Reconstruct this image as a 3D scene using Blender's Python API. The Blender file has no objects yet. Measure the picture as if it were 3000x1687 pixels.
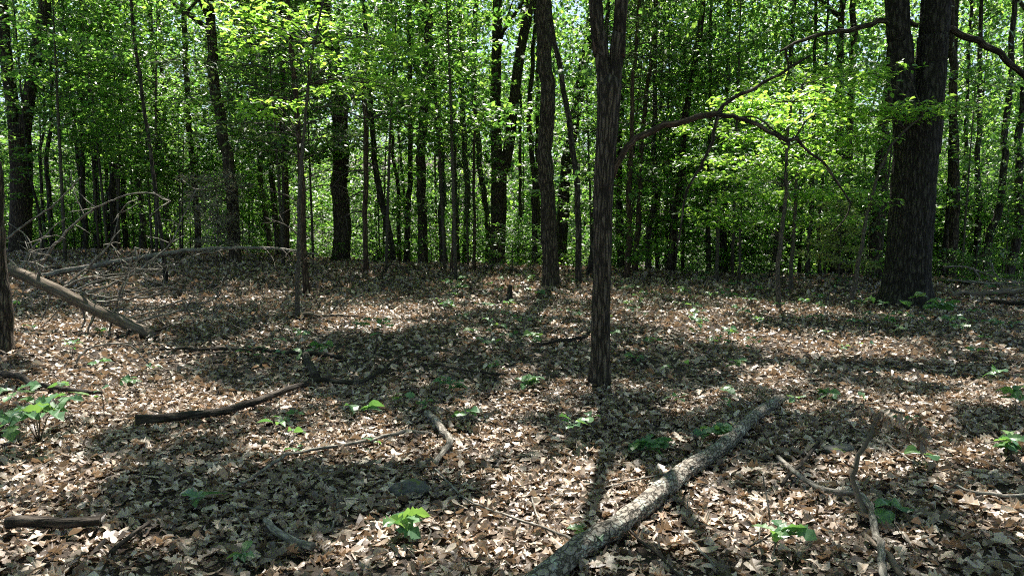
import bpy, math
import numpy as np
from mathutils import Vector

# ------------------------------------------------------------------ camera, sky, sun, exposure
SC = bpy.context.scene
COL = SC.collection
F = 2266.0; CX = 1500.0; CY = 843.5; CAMZ = 1.65
PITCH = math.atan((CY - 625.0) / F)
cam = bpy.data.cameras.new('camera'); cam.sensor_width = 36.0; cam.lens = 36.0 * F / 3000.0
cam.clip_start = 0.05; cam.clip_end = 2000
camo = bpy.data.objects.new('camera', cam); COL.objects.link(camo)
camo.location = (0, 0, CAMZ); camo.rotation_euler = (math.pi / 2 - PITCH, 0, 0)
SC.camera = camo

SUN_EL = math.radians(60); SUN_AZ = math.radians(3)      # azimuth: clockwise from +Y (straight ahead)
SUNDIR = np.array([math.sin(SUN_AZ) * math.cos(SUN_EL), math.cos(SUN_AZ) * math.cos(SUN_EL), math.sin(SUN_EL)])
w = bpy.data.worlds.new('World'); SC.world = w; w.use_nodes = True
nt = w.node_tree; nt.nodes.clear()
sky = nt.nodes.new('ShaderNodeTexSky'); sky.sky_type = 'NISHITA'; sky.sun_disc = False
sky.sun_elevation = SUN_EL; sky.sun_rotation = SUN_AZ
bg = nt.nodes.new('ShaderNodeBackground'); bg.inputs['Strength'].default_value = 0.065
wo = nt.nodes.new('ShaderNodeOutputWorld')
nt.links.new(sky.outputs[0], bg.inputs[0]); nt.links.new(bg.outputs[0], wo.inputs[0])
sl = bpy.data.lights.new('sun', 'SUN'); sl.energy = 5.0; sl.angle = math.radians(0.53); sl.color = (1.0, 0.95, 0.87)
so = bpy.data.objects.new('sun', sl); COL.objects.link(so)
so.rotation_euler = Vector(-SUNDIR).to_track_quat('-Z', 'Y').to_euler(); so.location = (0, 0, 40)
SC.view_settings.view_transform = 'Standard'; SC.view_settings.look = 'None'
SC.view_settings.exposure = 1.65; SC.view_settings.gamma = 1.0; SC.view_settings.use_curve_mapping = False
SC.render.engine = 'CYCLES'
SC.cycles.pixel_filter_type = 'BLACKMAN_HARRIS'; SC.cycles.filter_width = 1.1
cy = SC.cycles; cy.max_bounces = 4; cy.diffuse_bounces = 3; cy.transmission_bounces = 3; cy.use_light_tree = False; cy.use_adaptive_sampling = True; cy.adaptive_threshold = 0.025; cy.glossy_bounces = 2
cy.use_denoising = False; SC.cycles.debug_use_spatial_splits = True; cy.sample_clamp_indirect = 4.0; cy.caustics_reflective = False; cy.caustics_refractive = False
RNG = np.random.RandomState(11)

# ------------------------------------------------------------------ terrain and pixel helpers
def softplus(a, k):
    return np.where(a / k > 30, a, k * np.log1p(np.exp(np.clip(a / k, -40, 30))))
def H(x, y):
    x = np.asarray(x, float); y = np.asarray(y, float)
    yy = np.maximum(y, 3.0)
    t = np.clip(x / yy, -1.1, 1.1)
    c = 24.8 - 9.0 * t
    d = softplus(y - c - 1.0, 1.2)
    drop = 0.19 * d
    drop = 9.0 * (1 - np.exp(-drop / 9.0))
    und = 0.035 * np.sin(x * 0.9 + 1.3) * np.cos(y * 0.7) + 0.03 * np.sin(x * 0.37 - y * 0.51 + 2) + 0.012 * np.sin(2.3 * x + 1.7 * y)
    rise = 0.30 * (1 / (1 + np.exp((x + 6.5) / 1.6))) * (1 / (1 + np.exp(-(y - 15) / 2.5)))
    far = np.hypot(x, y); hill = 34.0 * np.clip((far - 100) / 220, 0, 1) ** 1.3
    return und * np.clip(y / 6.0, 0.3, 1) + rise - drop + hill
def ray(px, py):
    a = (px - CX) / F; b = (CY - py) / F
    sp, cp = math.sin(PITCH), math.cos(PITCH)
    return np.array([a, cp + b * sp, -sp + b * cp])
def hit(px, py, dmax=60.0, up=0.0):
    d = ray(px, py); o = np.array([0, 0, CAMZ])
    ts = np.linspace(1.5, dmax, 3000)
    P = o + ts[:, None] * d
    below = P[:, 2] <= H(P[:, 0], P[:, 1]) + up
    if not below.any(): return None
    i = int(np.argmax(below)); return P[i]
def atdepth(px, py, y):
    d = ray(px, py); return np.array([0, 0, CAMZ]) + d * (y / d[1])
def project(P):
    P = np.atleast_2d(P); q = P - np.array([0, 0, CAMZ])
    sp, cp = math.sin(PITCH), math.cos(PITCH)
    fwd = q[:, 1] * cp - q[:, 2] * sp; up = q[:, 1] * sp + q[:, 2] * cp
    fwd = np.where(fwd < 0.2, 0.2, fwd)
    return CX + F * q[:, 0] / fwd, CY - F * up / fwd

# ------------------------------------------------------------------ materials
def mat(name):
    m = bpy.data.materials.new(name); m.use_nodes = True
    n = m.node_tree.nodes; n.clear()
    out = n.new('ShaderNodeOutputMaterial')
    return m, n, m.node_tree.links, out
def ramp(n, stops):
    r = n.new('ShaderNodeValToRGB'); e = r.color_ramp.elements
    while len(e) < len(stops): e.new(0.5)
    for i, (p, c) in enumerate(stops):
        e[i].position = p; e[i].color = (*c, 1)
    return r
def mapping(n, l, src, scale):
    mp = n.new('ShaderNodeMapping'); mp.inputs['Scale'].default_value = scale
    l.new(src, mp.inputs[0]); return mp.outputs[0]
def noise(n, l, vec, scale, detail=4, rough=0.6):
    t = n.new('ShaderNodeTexNoise'); t.inputs['Scale'].default_value = scale
    t.inputs['Detail'].default_value = detail; t.inputs['Roughness'].default_value = rough
    l.new(vec, t.inputs['Vector']); return t.outputs['Fac']
def mathn(n, l, op, a, b):
    t = n.new('ShaderNodeMath'); t.operation = op
    for i, v in enumerate((a, b)):
        if isinstance(v, (int, float)): t.inputs[i].default_value = v
        else: l.new(v, t.inputs[i])
    return t.outputs[0]
def mixc(n, l, fac, a, b):
    t = n.new('ShaderNodeMix'); t.data_type = 'RGBA'
    for k, v in ((0, fac), (6, a), (7, b)):
        if isinstance(v, (int, float)): t.inputs[k].default_value = v
        elif isinstance(v, tuple): t.inputs[k].default_value = (*v, 1)
        else: l.new(v, t.inputs[k])
    return t.outputs[2]

def leaf_mat(name, refl, trans, gloss=0.35):
    """refl / trans: three (r,g,b) stops over the per-leaf random value."""
    m, n, l, out = mat(name)
    at = n.new('ShaderNodeAttribute'); at.attribute_name = 'rnd'
    oi = n.new('ShaderNodeObjectInfo')
    v = mathn(n, l, 'FRACT', mathn(n, l, 'ADD', at.outputs['Fac'], mathn(n, l, 'MULTIPLY', oi.outputs['Random'], 0.35)), 0.0)
    r1 = ramp(n, [(0, refl[0]), (0.5, refl[1]), (1, refl[2])]); l.new(v, r1.inputs[0])
    r2 = ramp(n, [(0, trans[0]), (0.5, trans[1]), (1, trans[2])]); l.new(v, r2.inputs[0])
    pb = n.new('ShaderNodeBsdfPrincipled'); pb.inputs['Roughness'].default_value = 0.42
    pb.inputs['Specular IOR Level'].default_value = gloss
    l.new(r1.outputs[0], pb.inputs['Base Color'])
    tl = n.new('ShaderNodeBsdfTranslucent'); l.new(r2.outputs[0], tl.inputs[0])
    ad = n.new('ShaderNodeAddShader'); l.new(pb.outputs[0], ad.inputs[0]); l.new(tl.outputs[0], ad.inputs[1])
    l.new(ad.outputs[0], out.inputs[0]); return m
M = {}
M['leaf'] = leaf_mat('broadleaf', [(.025, .05, .012), (.04, .078, .016), (.07, .11, .022)],
                     [(.042, .112, .018), (.10, .222, .03), (.225, .36, .05)])
M['leaf_far'] = leaf_mat('far_broadleaf', [(.025, .05, .014), (.04, .078, .018), (.065, .105, .024)],
                         [(.05, .12, .024), (.105, .218, .038), (.21, .325, .058)])
M['leaf_near'] = leaf_mat('sapling_leaf', [(.045, .10, .014), (.06, .125, .018), (.085, .14, .022)],
                          [(.12, .255, .025), (.19, .345, .04), (.30, .43, .06)], 0.4)
M['leaf_oak'] = leaf_mat('oak_seedling_leaf', [(.04, .095, .045), (.055, .12, .05), (.08, .14, .045)],
                         [(.04, .10, .02), (.06, .13, .025), (.11, .18, .03)], 0.3)
M['needle'] = leaf_mat('cedar_needle', [(.016, .03, .012), (.024, .042, .015), (.04, .058, .022)],
                       [(.012, .026, .006), (.02, .04, .008), (.035, .055, .012)], 0.2)
M['needle_pale'] = leaf_mat('pale_needle', [(.11, .14, .05), (.15, .18, .065), (.19, .2, .08)],
                            [(.15, .2, .04), (.2, .25, .055), (.25, .27, .07)], 0.2)
M['needle_dead'] = leaf_mat('dead_needle', [(.17, .16, .115), (.22, .205, .15), (.27, .245, .18)],
                            [(.03, .03, .02), (.04, .04, .025), (.06, .05, .03)], 0.1)

def bark_mat(name, dark, mid, light, su, sv, bump=0.02, lichen=None, lich_amt=0.6, crack=1.0, warp_=1.9):
    m, n, l, out = mat(name)
    uv = n.new('ShaderNodeUVMap'); uv.uv_map = 'UVMap'
    tc = n.new('ShaderNodeTexCoord')
    vec = mapping(n, l, uv.outputs[0], (su, sv, 1))
    a = noise(n, l, vec, 1.0, 5, 0.62)
    vo = n.new('ShaderNodeTexVoronoi'); vo.feature = 'DISTANCE_TO_EDGE'; vo.inputs['Scale'].default_value = 0.75
    wv = n.new('ShaderNodeVectorMath'); wv.operation = 'ADD'
    nz = n.new('ShaderNodeTexNoise'); nz.inputs['Scale'].default_value = 0.8; l.new(vec, nz.inputs['Vector'])
    sv_ = n.new('ShaderNodeVectorMath'); sv_.operation = 'SCALE'; sv_.inputs['Scale'].default_value = warp_; nz.inputs['Detail'].default_value = 4
    l.new(nz.outputs['Color'], sv_.inputs[0]); l.new(vec, wv.inputs[0]); l.new(sv_.outputs[0], wv.inputs[1]); l.new(wv.outputs[0], vo.inputs['Vector'])
    ed = mathn(n, l, 'MINIMUM', mathn(n, l, 'MULTIPLY', vo.outputs['Distance'], 4.0 / crack), 1.0)
    h = mathn(n, l, 'MULTIPLY', ed, mathn(n, l, 'ADD', mathn(n, l, 'MULTIPLY', a, 0.9), 0.25))
    big = noise(n, l, tc.outputs['Object'], 1.7, 3)
    fine = noise(n, l, mapping(n, l, uv.outputs[0], (120, 45, 1)), 1.0, 3)
    cr = ramp(n, [(0.12, dark), (0.45, mid), (0.85, light)])
    hv = mathn(n, l, 'ADD', mathn(n, l, 'MULTIPLY', h, 0.85), mathn(n, l, 'MULTIPLY', mathn(n, l, 'SUBTRACT', fine, 0.5), 0.35))
    l.new(hv, cr.inputs[0])
    col = mixc(n, l, mathn(n, l, 'MULTIPLY', big, 0.45), cr.outputs[0], tuple(0.55 * c for c in mid))
    if lichen:
        ln = noise(n, l, tc.outputs['Object'], 9.0, 4, 0.7)
        lr = ramp(n, [(lich_amt, (0, 0, 0)), (min(lich_amt + 0.06, 1), (1, 1, 1))]); l.new(ln, lr.inputs[0])
        col = mixc(n, l, mathn(n, l, 'MULTIPLY', lr.outputs[0], mathn(n, l, 'MULTIPLY', h, 1.1)), col, lichen)
    pb = n.new('ShaderNodeBsdfPrincipled'); pb.inputs['Roughness'].default_value = 0.9
    pb.inputs['Specular IOR Level'].default_value = 0.25
    l.new(col, pb.inputs['Base Color'])
    b = n.new('ShaderNodeBump'); b.inputs['Strength'].default_value = 0.9; b.inputs['Distance'].default_value = bump
    l.new(hv, b.inputs['Height']); l.new(b.outputs[0], pb.inputs['Normal'])
    l.new(pb.outputs[0], out.inputs[0]); return m
M['bark'] = bark_mat('dark_ridged_bark', (.016, .012, .009), (.085, .065, .048), (.22, .175, .135), 44, 5.5, 0.02, (.16, .17, .13), .66)
M['bark_oak'] = bark_mat('big_oak_bark', (.012, .010, .008), (.042, .036, .031), (.11, .098, .083), 28, 5.0, 0.03, (.15, .18, .14), 0.64)
M['bark_far'] = bark_mat('far_bark', (.02, .017, .014), (.075, .062, .052), (.16, .135, .112), 24, 4, 0.02, (.15, .17, .13), .62)
M['bark_red'] = bark_mat('cedar_bark', (.03, .02, .014), (.10, .065, .045), (.20, .14, .10), 40, 5, 0.01)
M['bark_twig'] = bark_mat('sapling_bark', (.05, .042, .034), (.11, .092, .075), (.19, .165, .135), 60, 18, 0.004, (.24, .26, .22), 0.62)
M['wood_dead'] = bark_mat('weathered_dead_wood', (.09, .07, .052), (.24, .195, .15), (.40, .345, .28), 26, 3, 0.008, None, 0.6, 2.0)
M['wood_grey'] = bark_mat('grey_dead_branch', (.09, .08, .066), (.25, .225, .19), (.42, .39, .34), 50, 10, 0.004, (.34, .38, .33), 0.6)
M['log_bark'] = bark_mat('log_plate_bark', (.045, .037, .029), (.20, .172, .14), (.40, .365, .315), 42, 20, 0.012, (.40, .43, .38), 0.55, 0.55, 2.6)
M['log_dark'] = bark_mat('rotting_dark_wood', (.018, .014, .01), (.055, .043, .034), (.12, .10, .08), 30, 6, 0.01)

def dead_leaf_mat():
    m, n, l, out = mat('dead_oak_leaf')
    at = n.new('ShaderNodeAttribute'); at.attribute_name = 'rnd'
    oi = n.new('ShaderNodeObjectInfo'); tc = n.new('ShaderNodeTexCoord')
    v = mathn(n, l, 'FRACT', mathn(n, l, 'ADD', at.outputs['Fac'], oi.outputs['Random']), 0.0)
    r = ramp(n, [(0, (.022, .015, .011)), (0.24, (.07, .047, .033)), (0.46, (.17, .123, .088)), (0.66, (.31, .238, .178)), (0.86, (.50, .41, .325)), (0.96, (.60, .51, .42)), (1, (.28, .145, .075))])
    l.new(v, r.inputs[0])
    no = noise(n, l, tc.outputs['Object'], 34.0, 3)
    col = mixc(n, l, mathn(n, l, 'MULTIPLY', no, 0.45), r.outputs[0], (.17, .12, .085))
    pb = n.new('ShaderNodeBsdfPrincipled'); pb.inputs['Roughness'].default_value = 0.46
    pb.inputs['Specular IOR Level'].default_value = 0.5
    l.new(col, pb.inputs['Base Color'])
    tl = n.new('ShaderNodeBsdfTranslucent'); l.new(mixc(n, l, 1.0, (0, 0, 0), (.07, .045, .025)), tl.inputs[0])
    ad = n.new('ShaderNodeAddShader'); l.new(pb.outputs[0], ad.inputs[0]); l.new(tl.outputs[0], ad.inputs[1])
    l.new(ad.outputs[0], out.inputs[0]); return m
M['dead_leaf'] = dead_leaf_mat()
def soil_mat():
    m, n, l, out = mat('leaf_mould_soil')
    tc = n.new('ShaderNodeTexCoord')
    a = noise(n, l, tc.outputs['Object'], 9.0, 6, 0.75); b = noise(n, l, tc.outputs['Object'], 45.0, 4, 0.7)
    r = ramp(n, [(0.3, (.012, .008, .006)), (0.5, (.045, .03, .02)), (0.7, (.13, .09, .06))])
    l.new(mathn(n, l, 'ADD', mathn(n, l, 'MULTIPLY', a, 0.4), mathn(n, l, 'MULTIPLY', b, 0.6)), r.inputs[0])
    pb = n.new('ShaderNodeBsdfPrincipled'); pb.inputs['Roughness'].default_value = 0.95
    l.new(r.outputs[0], pb.inputs['Base Color'])
    bp = n.new('ShaderNodeBump'); bp.inputs['Distance'].default_value = 0.05; l.new(b, bp.inputs['Height'])
    l.new(bp.outputs[0], pb.inputs['Normal']); l.new(pb.outputs[0], out.inputs[0]); return m
M['soil'] = soil_mat()
def rock_mat():
    m, n, l, out = mat('lichen_rock')
    tc = n.new('ShaderNodeTexCoord')
    a = noise(n, l, tc.outputs['Object'], 14.0, 6, 0.7)
    r = ramp(n, [(0.3, (.04, .038, .034)), (0.55, (.10, .097, .088)), (0.75, (.20, .195, .175))]); l.new(a, r.inputs[0])
    ge = n.new('ShaderNodeNewGeometry'); sx = n.new('ShaderNodeSeparateXYZ'); l.new(ge.outputs['Normal'], sx.inputs[0])
    b = noise(n, l, tc.outputs['Object'], 7.0, 3)
    k = ramp(n, [(0.98, (0, 0, 0)), (1.0, (1, 1, 1))]); l.new(mathn(n, l, 'ADD', mathn(n, l, 'MULTIPLY', sx.outputs[2], 0.5), b), k.inputs[0])
    col = mixc(n, l, mathn(n, l, 'MULTIPLY', k.outputs[0], 0.85), r.outputs[0], (.10, .13, .02))
    pb = n.new('ShaderNodeBsdfPrincipled'); pb.inputs['Roughness'].default_value = 0.9; l.new(col, pb.inputs['Base Color'])
    bp = n.new('ShaderNodeBump'); bp.inputs['Distance'].default_value = 0.02; l.new(a, bp.inputs['Height'])
    l.new(bp.outputs[0], pb.inputs['Normal']); l.new(pb.outputs[0], out.inputs[0]); return m
M['rock'] = rock_mat()

# ------------------------------------------------------------------ mesh helpers
def mesh_np(name, V, Fc, mats, rnd=None, uv=None, smooth=False, midx=None):
    me = bpy.data.meshes.new(name); V = np.asarray(V, np.float32); Fc = np.asarray(Fc, np.int32)
    nf, k = Fc.shape
    me.vertices.add(len(V)); me.vertices.foreach_set('co', V.ravel())
    me.loops.add(nf * k); me.loops.foreach_set('vertex_index', Fc.ravel())
    me.polygons.add(nf); me.polygons.foreach_set('loop_start', np.arange(nf, dtype=np.int32) * k)
    me.polygons.foreach_set('use_smooth', np.full(nf, smooth))
    for m in (mats if isinstance(mats, (list, tuple)) else [mats]): me.materials.append(M[m])
    if midx is not None: me.polygons.foreach_set('material_index', np.asarray(midx, np.int32))
    me.update(calc_edges=True)
    if rnd is not None:
        a = me.attributes.new('rnd', 'FLOAT', 'FACE'); a.data.foreach_set('value', np.asarray(rnd, np.float32))
    if uv is not None:
        u = me.uv_layers.new(name='UVMap'); u.data.foreach_set('uv', np.asarray(uv, np.float32).ravel())
    return me
def link(name, data, parent=None, loc=None):
    o = bpy.data.objects.new(name, data); COL.objects.link(o)
    if parent is not None: o.parent = parent
    if loc is not None: o.location = loc
    return o
def tag(o, label=None, cat=None, group=None, kind=None):
    if label: o['label'] = label
    if cat: o['category'] = cat
    if group: o['group'] = group
    if kind: o['kind'] = kind
    return o
def thing(name, label, cat, loc, group=None):
    o = link(name, None, loc=loc); o.empty_display_size = 0.1
    return tag(o, label, cat, group)

_NG = np.random.RandomState(5).rand(64, 64)
def vnoise(u, v):
    iu = np.floor(u).astype(int); iv = np.floor(v).astype(int); fu = u - iu; fv = v - iv
    fu = fu * fu * (3 - 2 * fu); fv = fv * fv * (3 - 2 * fv)
    g = lambda a, b: _NG[a % 64, b % 64]
    return (g(iu, iv) * (1 - fu) + g(iu + 1, iv) * fu) * (1 - fv) + (g(iu, iv + 1) * (1 - fu) + g(iu + 1, iv + 1) * fu) * fv

def spline(P, R, step):
    P = np.asarray(P, float); R = np.asarray(R, float)
    if len(P) == 2:
        n = max(2, int(np.linalg.norm(P[1] - P[0]) / step)); t = np.linspace(0, 1, n + 1)[:, None]
        return P[0] * (1 - t) + P[1] * t, R[0] * (1 - t[:, 0]) + R[1] * t[:, 0]
    E = np.vstack([2 * P[0] - P[1], P, 2 * P[-1] - P[-2]]); oP = []; oR = []
    for i in range(1, len(E) - 2):
        n = max(1, int(np.linalg.norm(E[i + 1] - E[i]) / step)); t = (np.arange(n) / n)[:, None]
        a, b, c, d = E[i - 1], E[i], E[i + 1], E[i + 2]
        oP.append(0.5 * (2 * b + (c - a) * t + (2 * a - 5 * b + 4 * c - d) * t ** 2 + (3 * b - a - 3 * c + d) * t ** 3))
        oR.append(R[i - 1] * (1 - t[:, 0]) + R[i] * t[:, 0])
    oP.append(P[-1:]); oR.append(R[-1:])
    return np.vstack(oP), np.concatenate(oR)
def tube_arrays(P, R, seg=10, step=0.3, ridge=0.0, rfreq=(20, 2.5), flare=0.0, flare_h=0.3, lump=0.0, lobes=0, seed=0, wob=0.0):
    P, R = spline(P, R, step); n = len(P)
    if wob and n > 3:
        L0 = np.concatenate([[0], np.cumsum(np.linalg.norm(np.diff(P, axis=0), axis=1))]); fade = np.minimum(1, L0 / (L0[-1] * .1 + 1e-6))
        for ax_ in range(3):
            P[:, ax_] += fade * wob * R * 2 * ((vnoise(L0 / (R.mean() * 7) + 7 * ax_ + seed, np.full(n, 3.3 + ax_)) - .5) + .5 * (vnoise(L0 / (R.mean() * 2.6) + 5 * ax_ + seed, np.full(n, 9.3 + ax_)) - .5))
    T = np.gradient(P, axis=0); T /= np.linalg.norm(T, axis=1)[:, None] + 1e-9
    ref = np.array([0.0, 1.0, 0.0]) if abs(T[0][1]) < 0.9 else np.array([0, 0, 1.0])
    N = np.zeros_like(P); cur = ref
    for i in range(n):
        cur = cur - T[i] * cur.dot(T[i]); cur = cur / (np.linalg.norm(cur) + 1e-9); N[i] = cur
    B = np.cross(T, N)
    L = np.concatenate([[0], np.cumsum(np.linalg.norm(np.diff(P, axis=0), axis=1))])
    ang = np.arange(seg) / seg * 2 * np.pi
    A, LL = np.meshgrid(ang, L)
    RR = np.repeat(R[:, None], seg, 1).copy()
    if flare:
        fl = flare * np.exp(-LL / flare_h)
        if lobes: fl = fl * (1 + 0.55 * np.sin(A * lobes + seed) + 0.3 * np.sin(A * (lobes + 2) + 2 * seed))
        RR *= 1 + fl
    if lump: RR *= 1 + lump * (vnoise(np.cos(A) * 1.3 + 20 + seed, LL * 1.6 + np.sin(A) * 1.3 + 9) - 0.5) * 2
    if ridge:
        q = A / (2 * np.pi) * rfreq[0]; wv = 1.6 * vnoise(LL * 1.4 + seed, q * 0.35 + 3)
        k = vnoise(q + wv + seed * 3.1, LL * rfreq[1]); k2 = vnoise(q * 2.1 + wv, LL * rfreq[1] * 2.3 + 31)
        RR += ridge * ((1 - np.abs(2 * k - 1)) - 0.5 + 0.45 * (k2 - 0.5))
    V = P[:, None, :] + RR[:, :, None] * (np.cos(A)[:, :, None] * N[:, None, :] + np.sin(A)[:, :, None] * B[:, None, :])
    V = V.reshape(-1, 3)
    i, j = np.meshgrid(np.arange(n - 1), np.arange(seg), indexing='ij'); j2 = (j + 1) % seg
    Fq = np.stack([i * seg + j, i * seg + j2, (i + 1) * seg + j2, (i + 1) * seg + j], -1).reshape(-1, 4)
    rm = R.mean()
    u0 = (j / seg * 2 * np.pi * rm); u1 = ((j + 1) / seg * 2 * np.pi * rm); v0 = L[i]; v1 = L[i + 1]
    sd = seed * 0.37
    UV = np.stack([np.stack([u0 + sd, v0 + sd], -1), np.stack([u1 + sd, v0 + sd], -1), np.stack([u1 + sd, v1 + sd], -1), np.stack([u0 + sd, v1 + sd], -1)], 2).reshape(-1, 2)
    # end caps as degenerate-free quads fans: centre vertex fan with tri-as-quad avoided -> use extra ring shrunk to 2 %
    def cap(row, flip):
        c = P[row]; ring = V[row * seg:(row + 1) * seg] * 0.02 + c * 0.98
        return ring
    V = np.vstack([V, cap(0, 0), cap(n - 1, 1)])
    b0 = n * seg; b1 = b0 + seg; jj = np.arange(seg); jn = (jj + 1) % seg
    F0 = np.stack([jn, jj, b0 + jj, b0 + jn], -1); o = (n - 1) * seg
    F1 = np.stack([o + jj, o + jn, b1 + jn, b1 + jj], -1)
    Fq = np.vstack([Fq, F0, F1])
    cu = np.tile(np.array([[0, 0], [rm * .6, 0], [rm * .6, rm], [0, rm]]), (2 * seg, 1)) + sd
    return V, Fq, np.vstack([UV, cu])
_seed = [0]
def tube(name, P, R, m, parent=None, **kw):
    _seed[0] += 1
    org = np.array(parent.location) if parent is not None else np.zeros(3)
    if parent is not None and parent.parent is not None: org = org + np.array(parent.parent.location)
    V, Fq, UV = tube_arrays(np.asarray(P, float) - org, R, seed=_seed[0] % 17, **kw)
    return link(name, mesh_np(name, V, Fq, m, uv=UV, smooth=True), parent)

# ---- leaf templates: rows of (s along, half width); returns V (nv,3) in unit length, T (nt,3)
def leaf_rows(rows, fold=0.12, droop=0.0):
    V = []; idx = []
    for s, hw in rows:
        if hw == 0: idx.append((len(V),)); V.append((0, s, -droop * s * s))
        else:
            k = len(V); idx.append((k, k + 1, k + 2))
            V += [(-hw, s, fold * hw - droop * s * s), (0, s, -droop * s * s), (hw, s, fold * hw - droop * s * s)]
    T = []
    for a, b in zip(idx[:-1], idx[1:]):
        if len(a) == 1 and len(b) == 3: T += [(a[0], b[1], b[0]), (a[0], b[2], b[1])]
        elif len(a) == 3 and len(b) == 1: T += [(a[0], a[1], b[0]), (a[1], a[2], b[0])]
        elif len(a) == 3:
            T += [(a[0], a[1], b[1]), (a[0], b[1], b[0]), (a[1], a[2], b[2]), (a[1], b[2], b[1])]
    return np.array(V, float), np.array(T)
KITE = (np.array([(0, 0, 0), (.36, .45, .07), (0, 1, 0), (-.36, .45, .07)], float), np.array([(0, 1, 2), (0, 2, 3)]))
OVATE = leaf_rows([(0, 0), (.3, .24), (.65, .22), (1, 0)], 0.25, 0.12)
OVATE_L = leaf_rows([(0, 0), (.18, .17), (.4, .27), (.65, .23), (.85, .11), (1, 0)], 0.22, 0.15)
OAK_A = leaf_rows([(0, .012), (.22, .17), (.32, .11), (.48, .26), (.58, .15), (.72, .25), (.82, .15), (1, 0)], 0.1, 0.05)
OAK_B = leaf_rows([(0, .012), (.26, .2), (.36, .11), (.52, .29), (.62, .14), (.78, .24), (1, 0)], 0.12, 0.05)
OAK_C = leaf_rows([(0, .012), (.25, .17), (.6, .26), (.84, .19), (1, 0)], 0.1, 0.05)
OAK_D = leaf_rows([(0, .10), (.3, .22), (.7, .18), (1, .12)], 0.1, 0.0)
OAK_M = leaf_rows([(0, .03), (.4, .22), (.75, .24), (1, .04)], 0.15, 0.0)
BIT = leaf_rows([(0, .1), (.5, .3), (1, .06)], 0.2, 0.0)
MAPLE = (np.array([(0, 0, 0), (.28, .02, .03), (.22, .2, .02), (.5, .42, .05), (.22, .48, .02), (0, 1, -.04), (-.22, .48, .02), (-.5, .42, .05), (-.22, .2, .02), (-.28, .02, .03), (0, .3, -.02)], float),
         np.array([(10, 0, 1), (10, 1, 2), (10, 2, 3), (10, 3, 4), (10, 4, 5), (10, 5, 6), (10, 6, 7), (10, 7, 8), (10, 8, 9), (10, 9, 0)]))

SHEAR = 0.9
def rots(az, tilt, roll):
    ca, sa, ct, st, cr, sr = np.cos(az), np.sin(az), np.cos(tilt), np.sin(tilt), np.cos(roll), np.sin(roll)
    z = np.zeros_like(ca); o = np.ones_like(ca)
    Rz = np.stack([np.stack([ca, -sa, z], -1), np.stack([sa, ca, z], -1), np.stack([z, z, o], -1)], 1)
    Rx = np.stack([np.stack([o, z, z], -1), np.stack([z, ct, -st], -1), np.stack([z, st, ct], -1)], 1)
    Ry = np.stack([np.stack([cr, z, sr], -1), np.stack([z, o, z], -1), np.stack([-sr, z, cr], -1)], 1)
    return Rz @ Rx @ Ry
def scatter(tpl, pos, az, tilt, roll, scale, curl=None, wide=None):
    TV, TT = tpl; n = len(pos)
    L = np.repeat(TV[None], n, 0).copy()
    if wide is not None: L[:, :, 0] *= wide[:, None]
    if curl is not None:
        c1, c2, c3 = curl; x = L[:, :, 0]; y = L[:, :, 1] - 0.5
        L[:, :, 2] += c1[:, None] * x * x * 3.0 + c2[:, None] * y * y * 1.1 + c3[:, None] * x * y * 1.6
    L[:, :, 0] += SHEAR * (L[:, :, 1] - .5) ** 2 * (RNG.rand(n)[:, None] - .5)
    W = np.einsum('nij,nvj->nvi', rots(az, tilt, roll), L * scale[:, None, None]) + pos[:, None, :]
    nv = len(TV)
    Fc = (TT[None] + (np.arange(n) * nv)[:, None, None]).reshape(-1, 3)
    rnd = np.repeat(RNG.rand(n), len(TT))
    return W.reshape(-1, 3), Fc, rnd
def join(parts):
    Vs, Fs, Rs = [], [], []; o = 0
    for V, Fc, r in parts:
        Vs.append(V); Fs.append(Fc + o); Rs.append(r); o += len(V)
    return np.vstack(Vs), np.vstack(Fs), np.concatenate(Rs)

# ------------------------------------------------------------------ ground
def warp(a, lo, hi, n, fine):
    t = np.linspace(-1, 1, n); s = np.sinh(t * fine) / np.sinh(fine)
    return a + np.where(s < 0, -s * (lo - a), s * (hi - a))
gx = warp(0, -400, 400, 161, 4.6); gy = warp(9, -40, 900, 221, 5.0)
GX, GY = np.meshgrid(gx, gy)
GV = np.stack([GX, GY, H(GX, GY) - 0.012], -1).reshape(-1, 3)
i, j = np.meshgrid(np.arange(len(gy) - 1), np.arange(len(gx) - 1), indexing='ij'); nx = len(gx)
GF = np.stack([i * nx + j, i * nx + j + 1, (i + 1) * nx + j + 1, (i + 1) * nx + j], -1).reshape(-1, 4)
floor = tag(link('forest_floor', mesh_np('forest_floor', GV, GF, 'soil', smooth=True)), 'forest floor covered in brown fallen oak leaves', None, None, 'structure')

def sample_wedge(n, y0, y1, side=0.76, pad=1.2):
    y = np.sqrt(RNG.rand(n) * (y1 ** 2 - y0 ** 2) + y0 ** 2)
    x = (RNG.rand(n) * 2 - 1) * (y * side + pad)
    return x, y
def litter(n, y0, y1, tpls, smin, smax, lift, tl=0.45):
    out = []
    for tpl in tpls:
        k = n // len(tpls); x, y = sample_wedge(k, y0, y1)
        z = H(x, y) + RNG.rand(k) ** 1.6 * lift
        sc = smin + (smax - smin) * RNG.rand(k)
        cu = (np.clip(RNG.normal(.2, .9, k), -1.4, 1.4), RNG.normal(0.05, .26, k), RNG.normal(0, .6, k))
        out.append(scatter(tpl, np.stack([x, y, z], -1), RNG.rand(k) * 6.283, RNG.normal(0, tl, k), RNG.normal(0, tl, k), sc, cu, 0.8 + RNG.rand(k) * 0.6))
    return out
LP = litter(10500, 2.4, 7.5, [OAK_A, OAK_B], 0.05, 0.11, 0.032, .26)
LP += litter(25000, 2.4, 7.5, [OAK_C, OAK_D], 0.03, 0.085, 0.035, .34)
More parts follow.
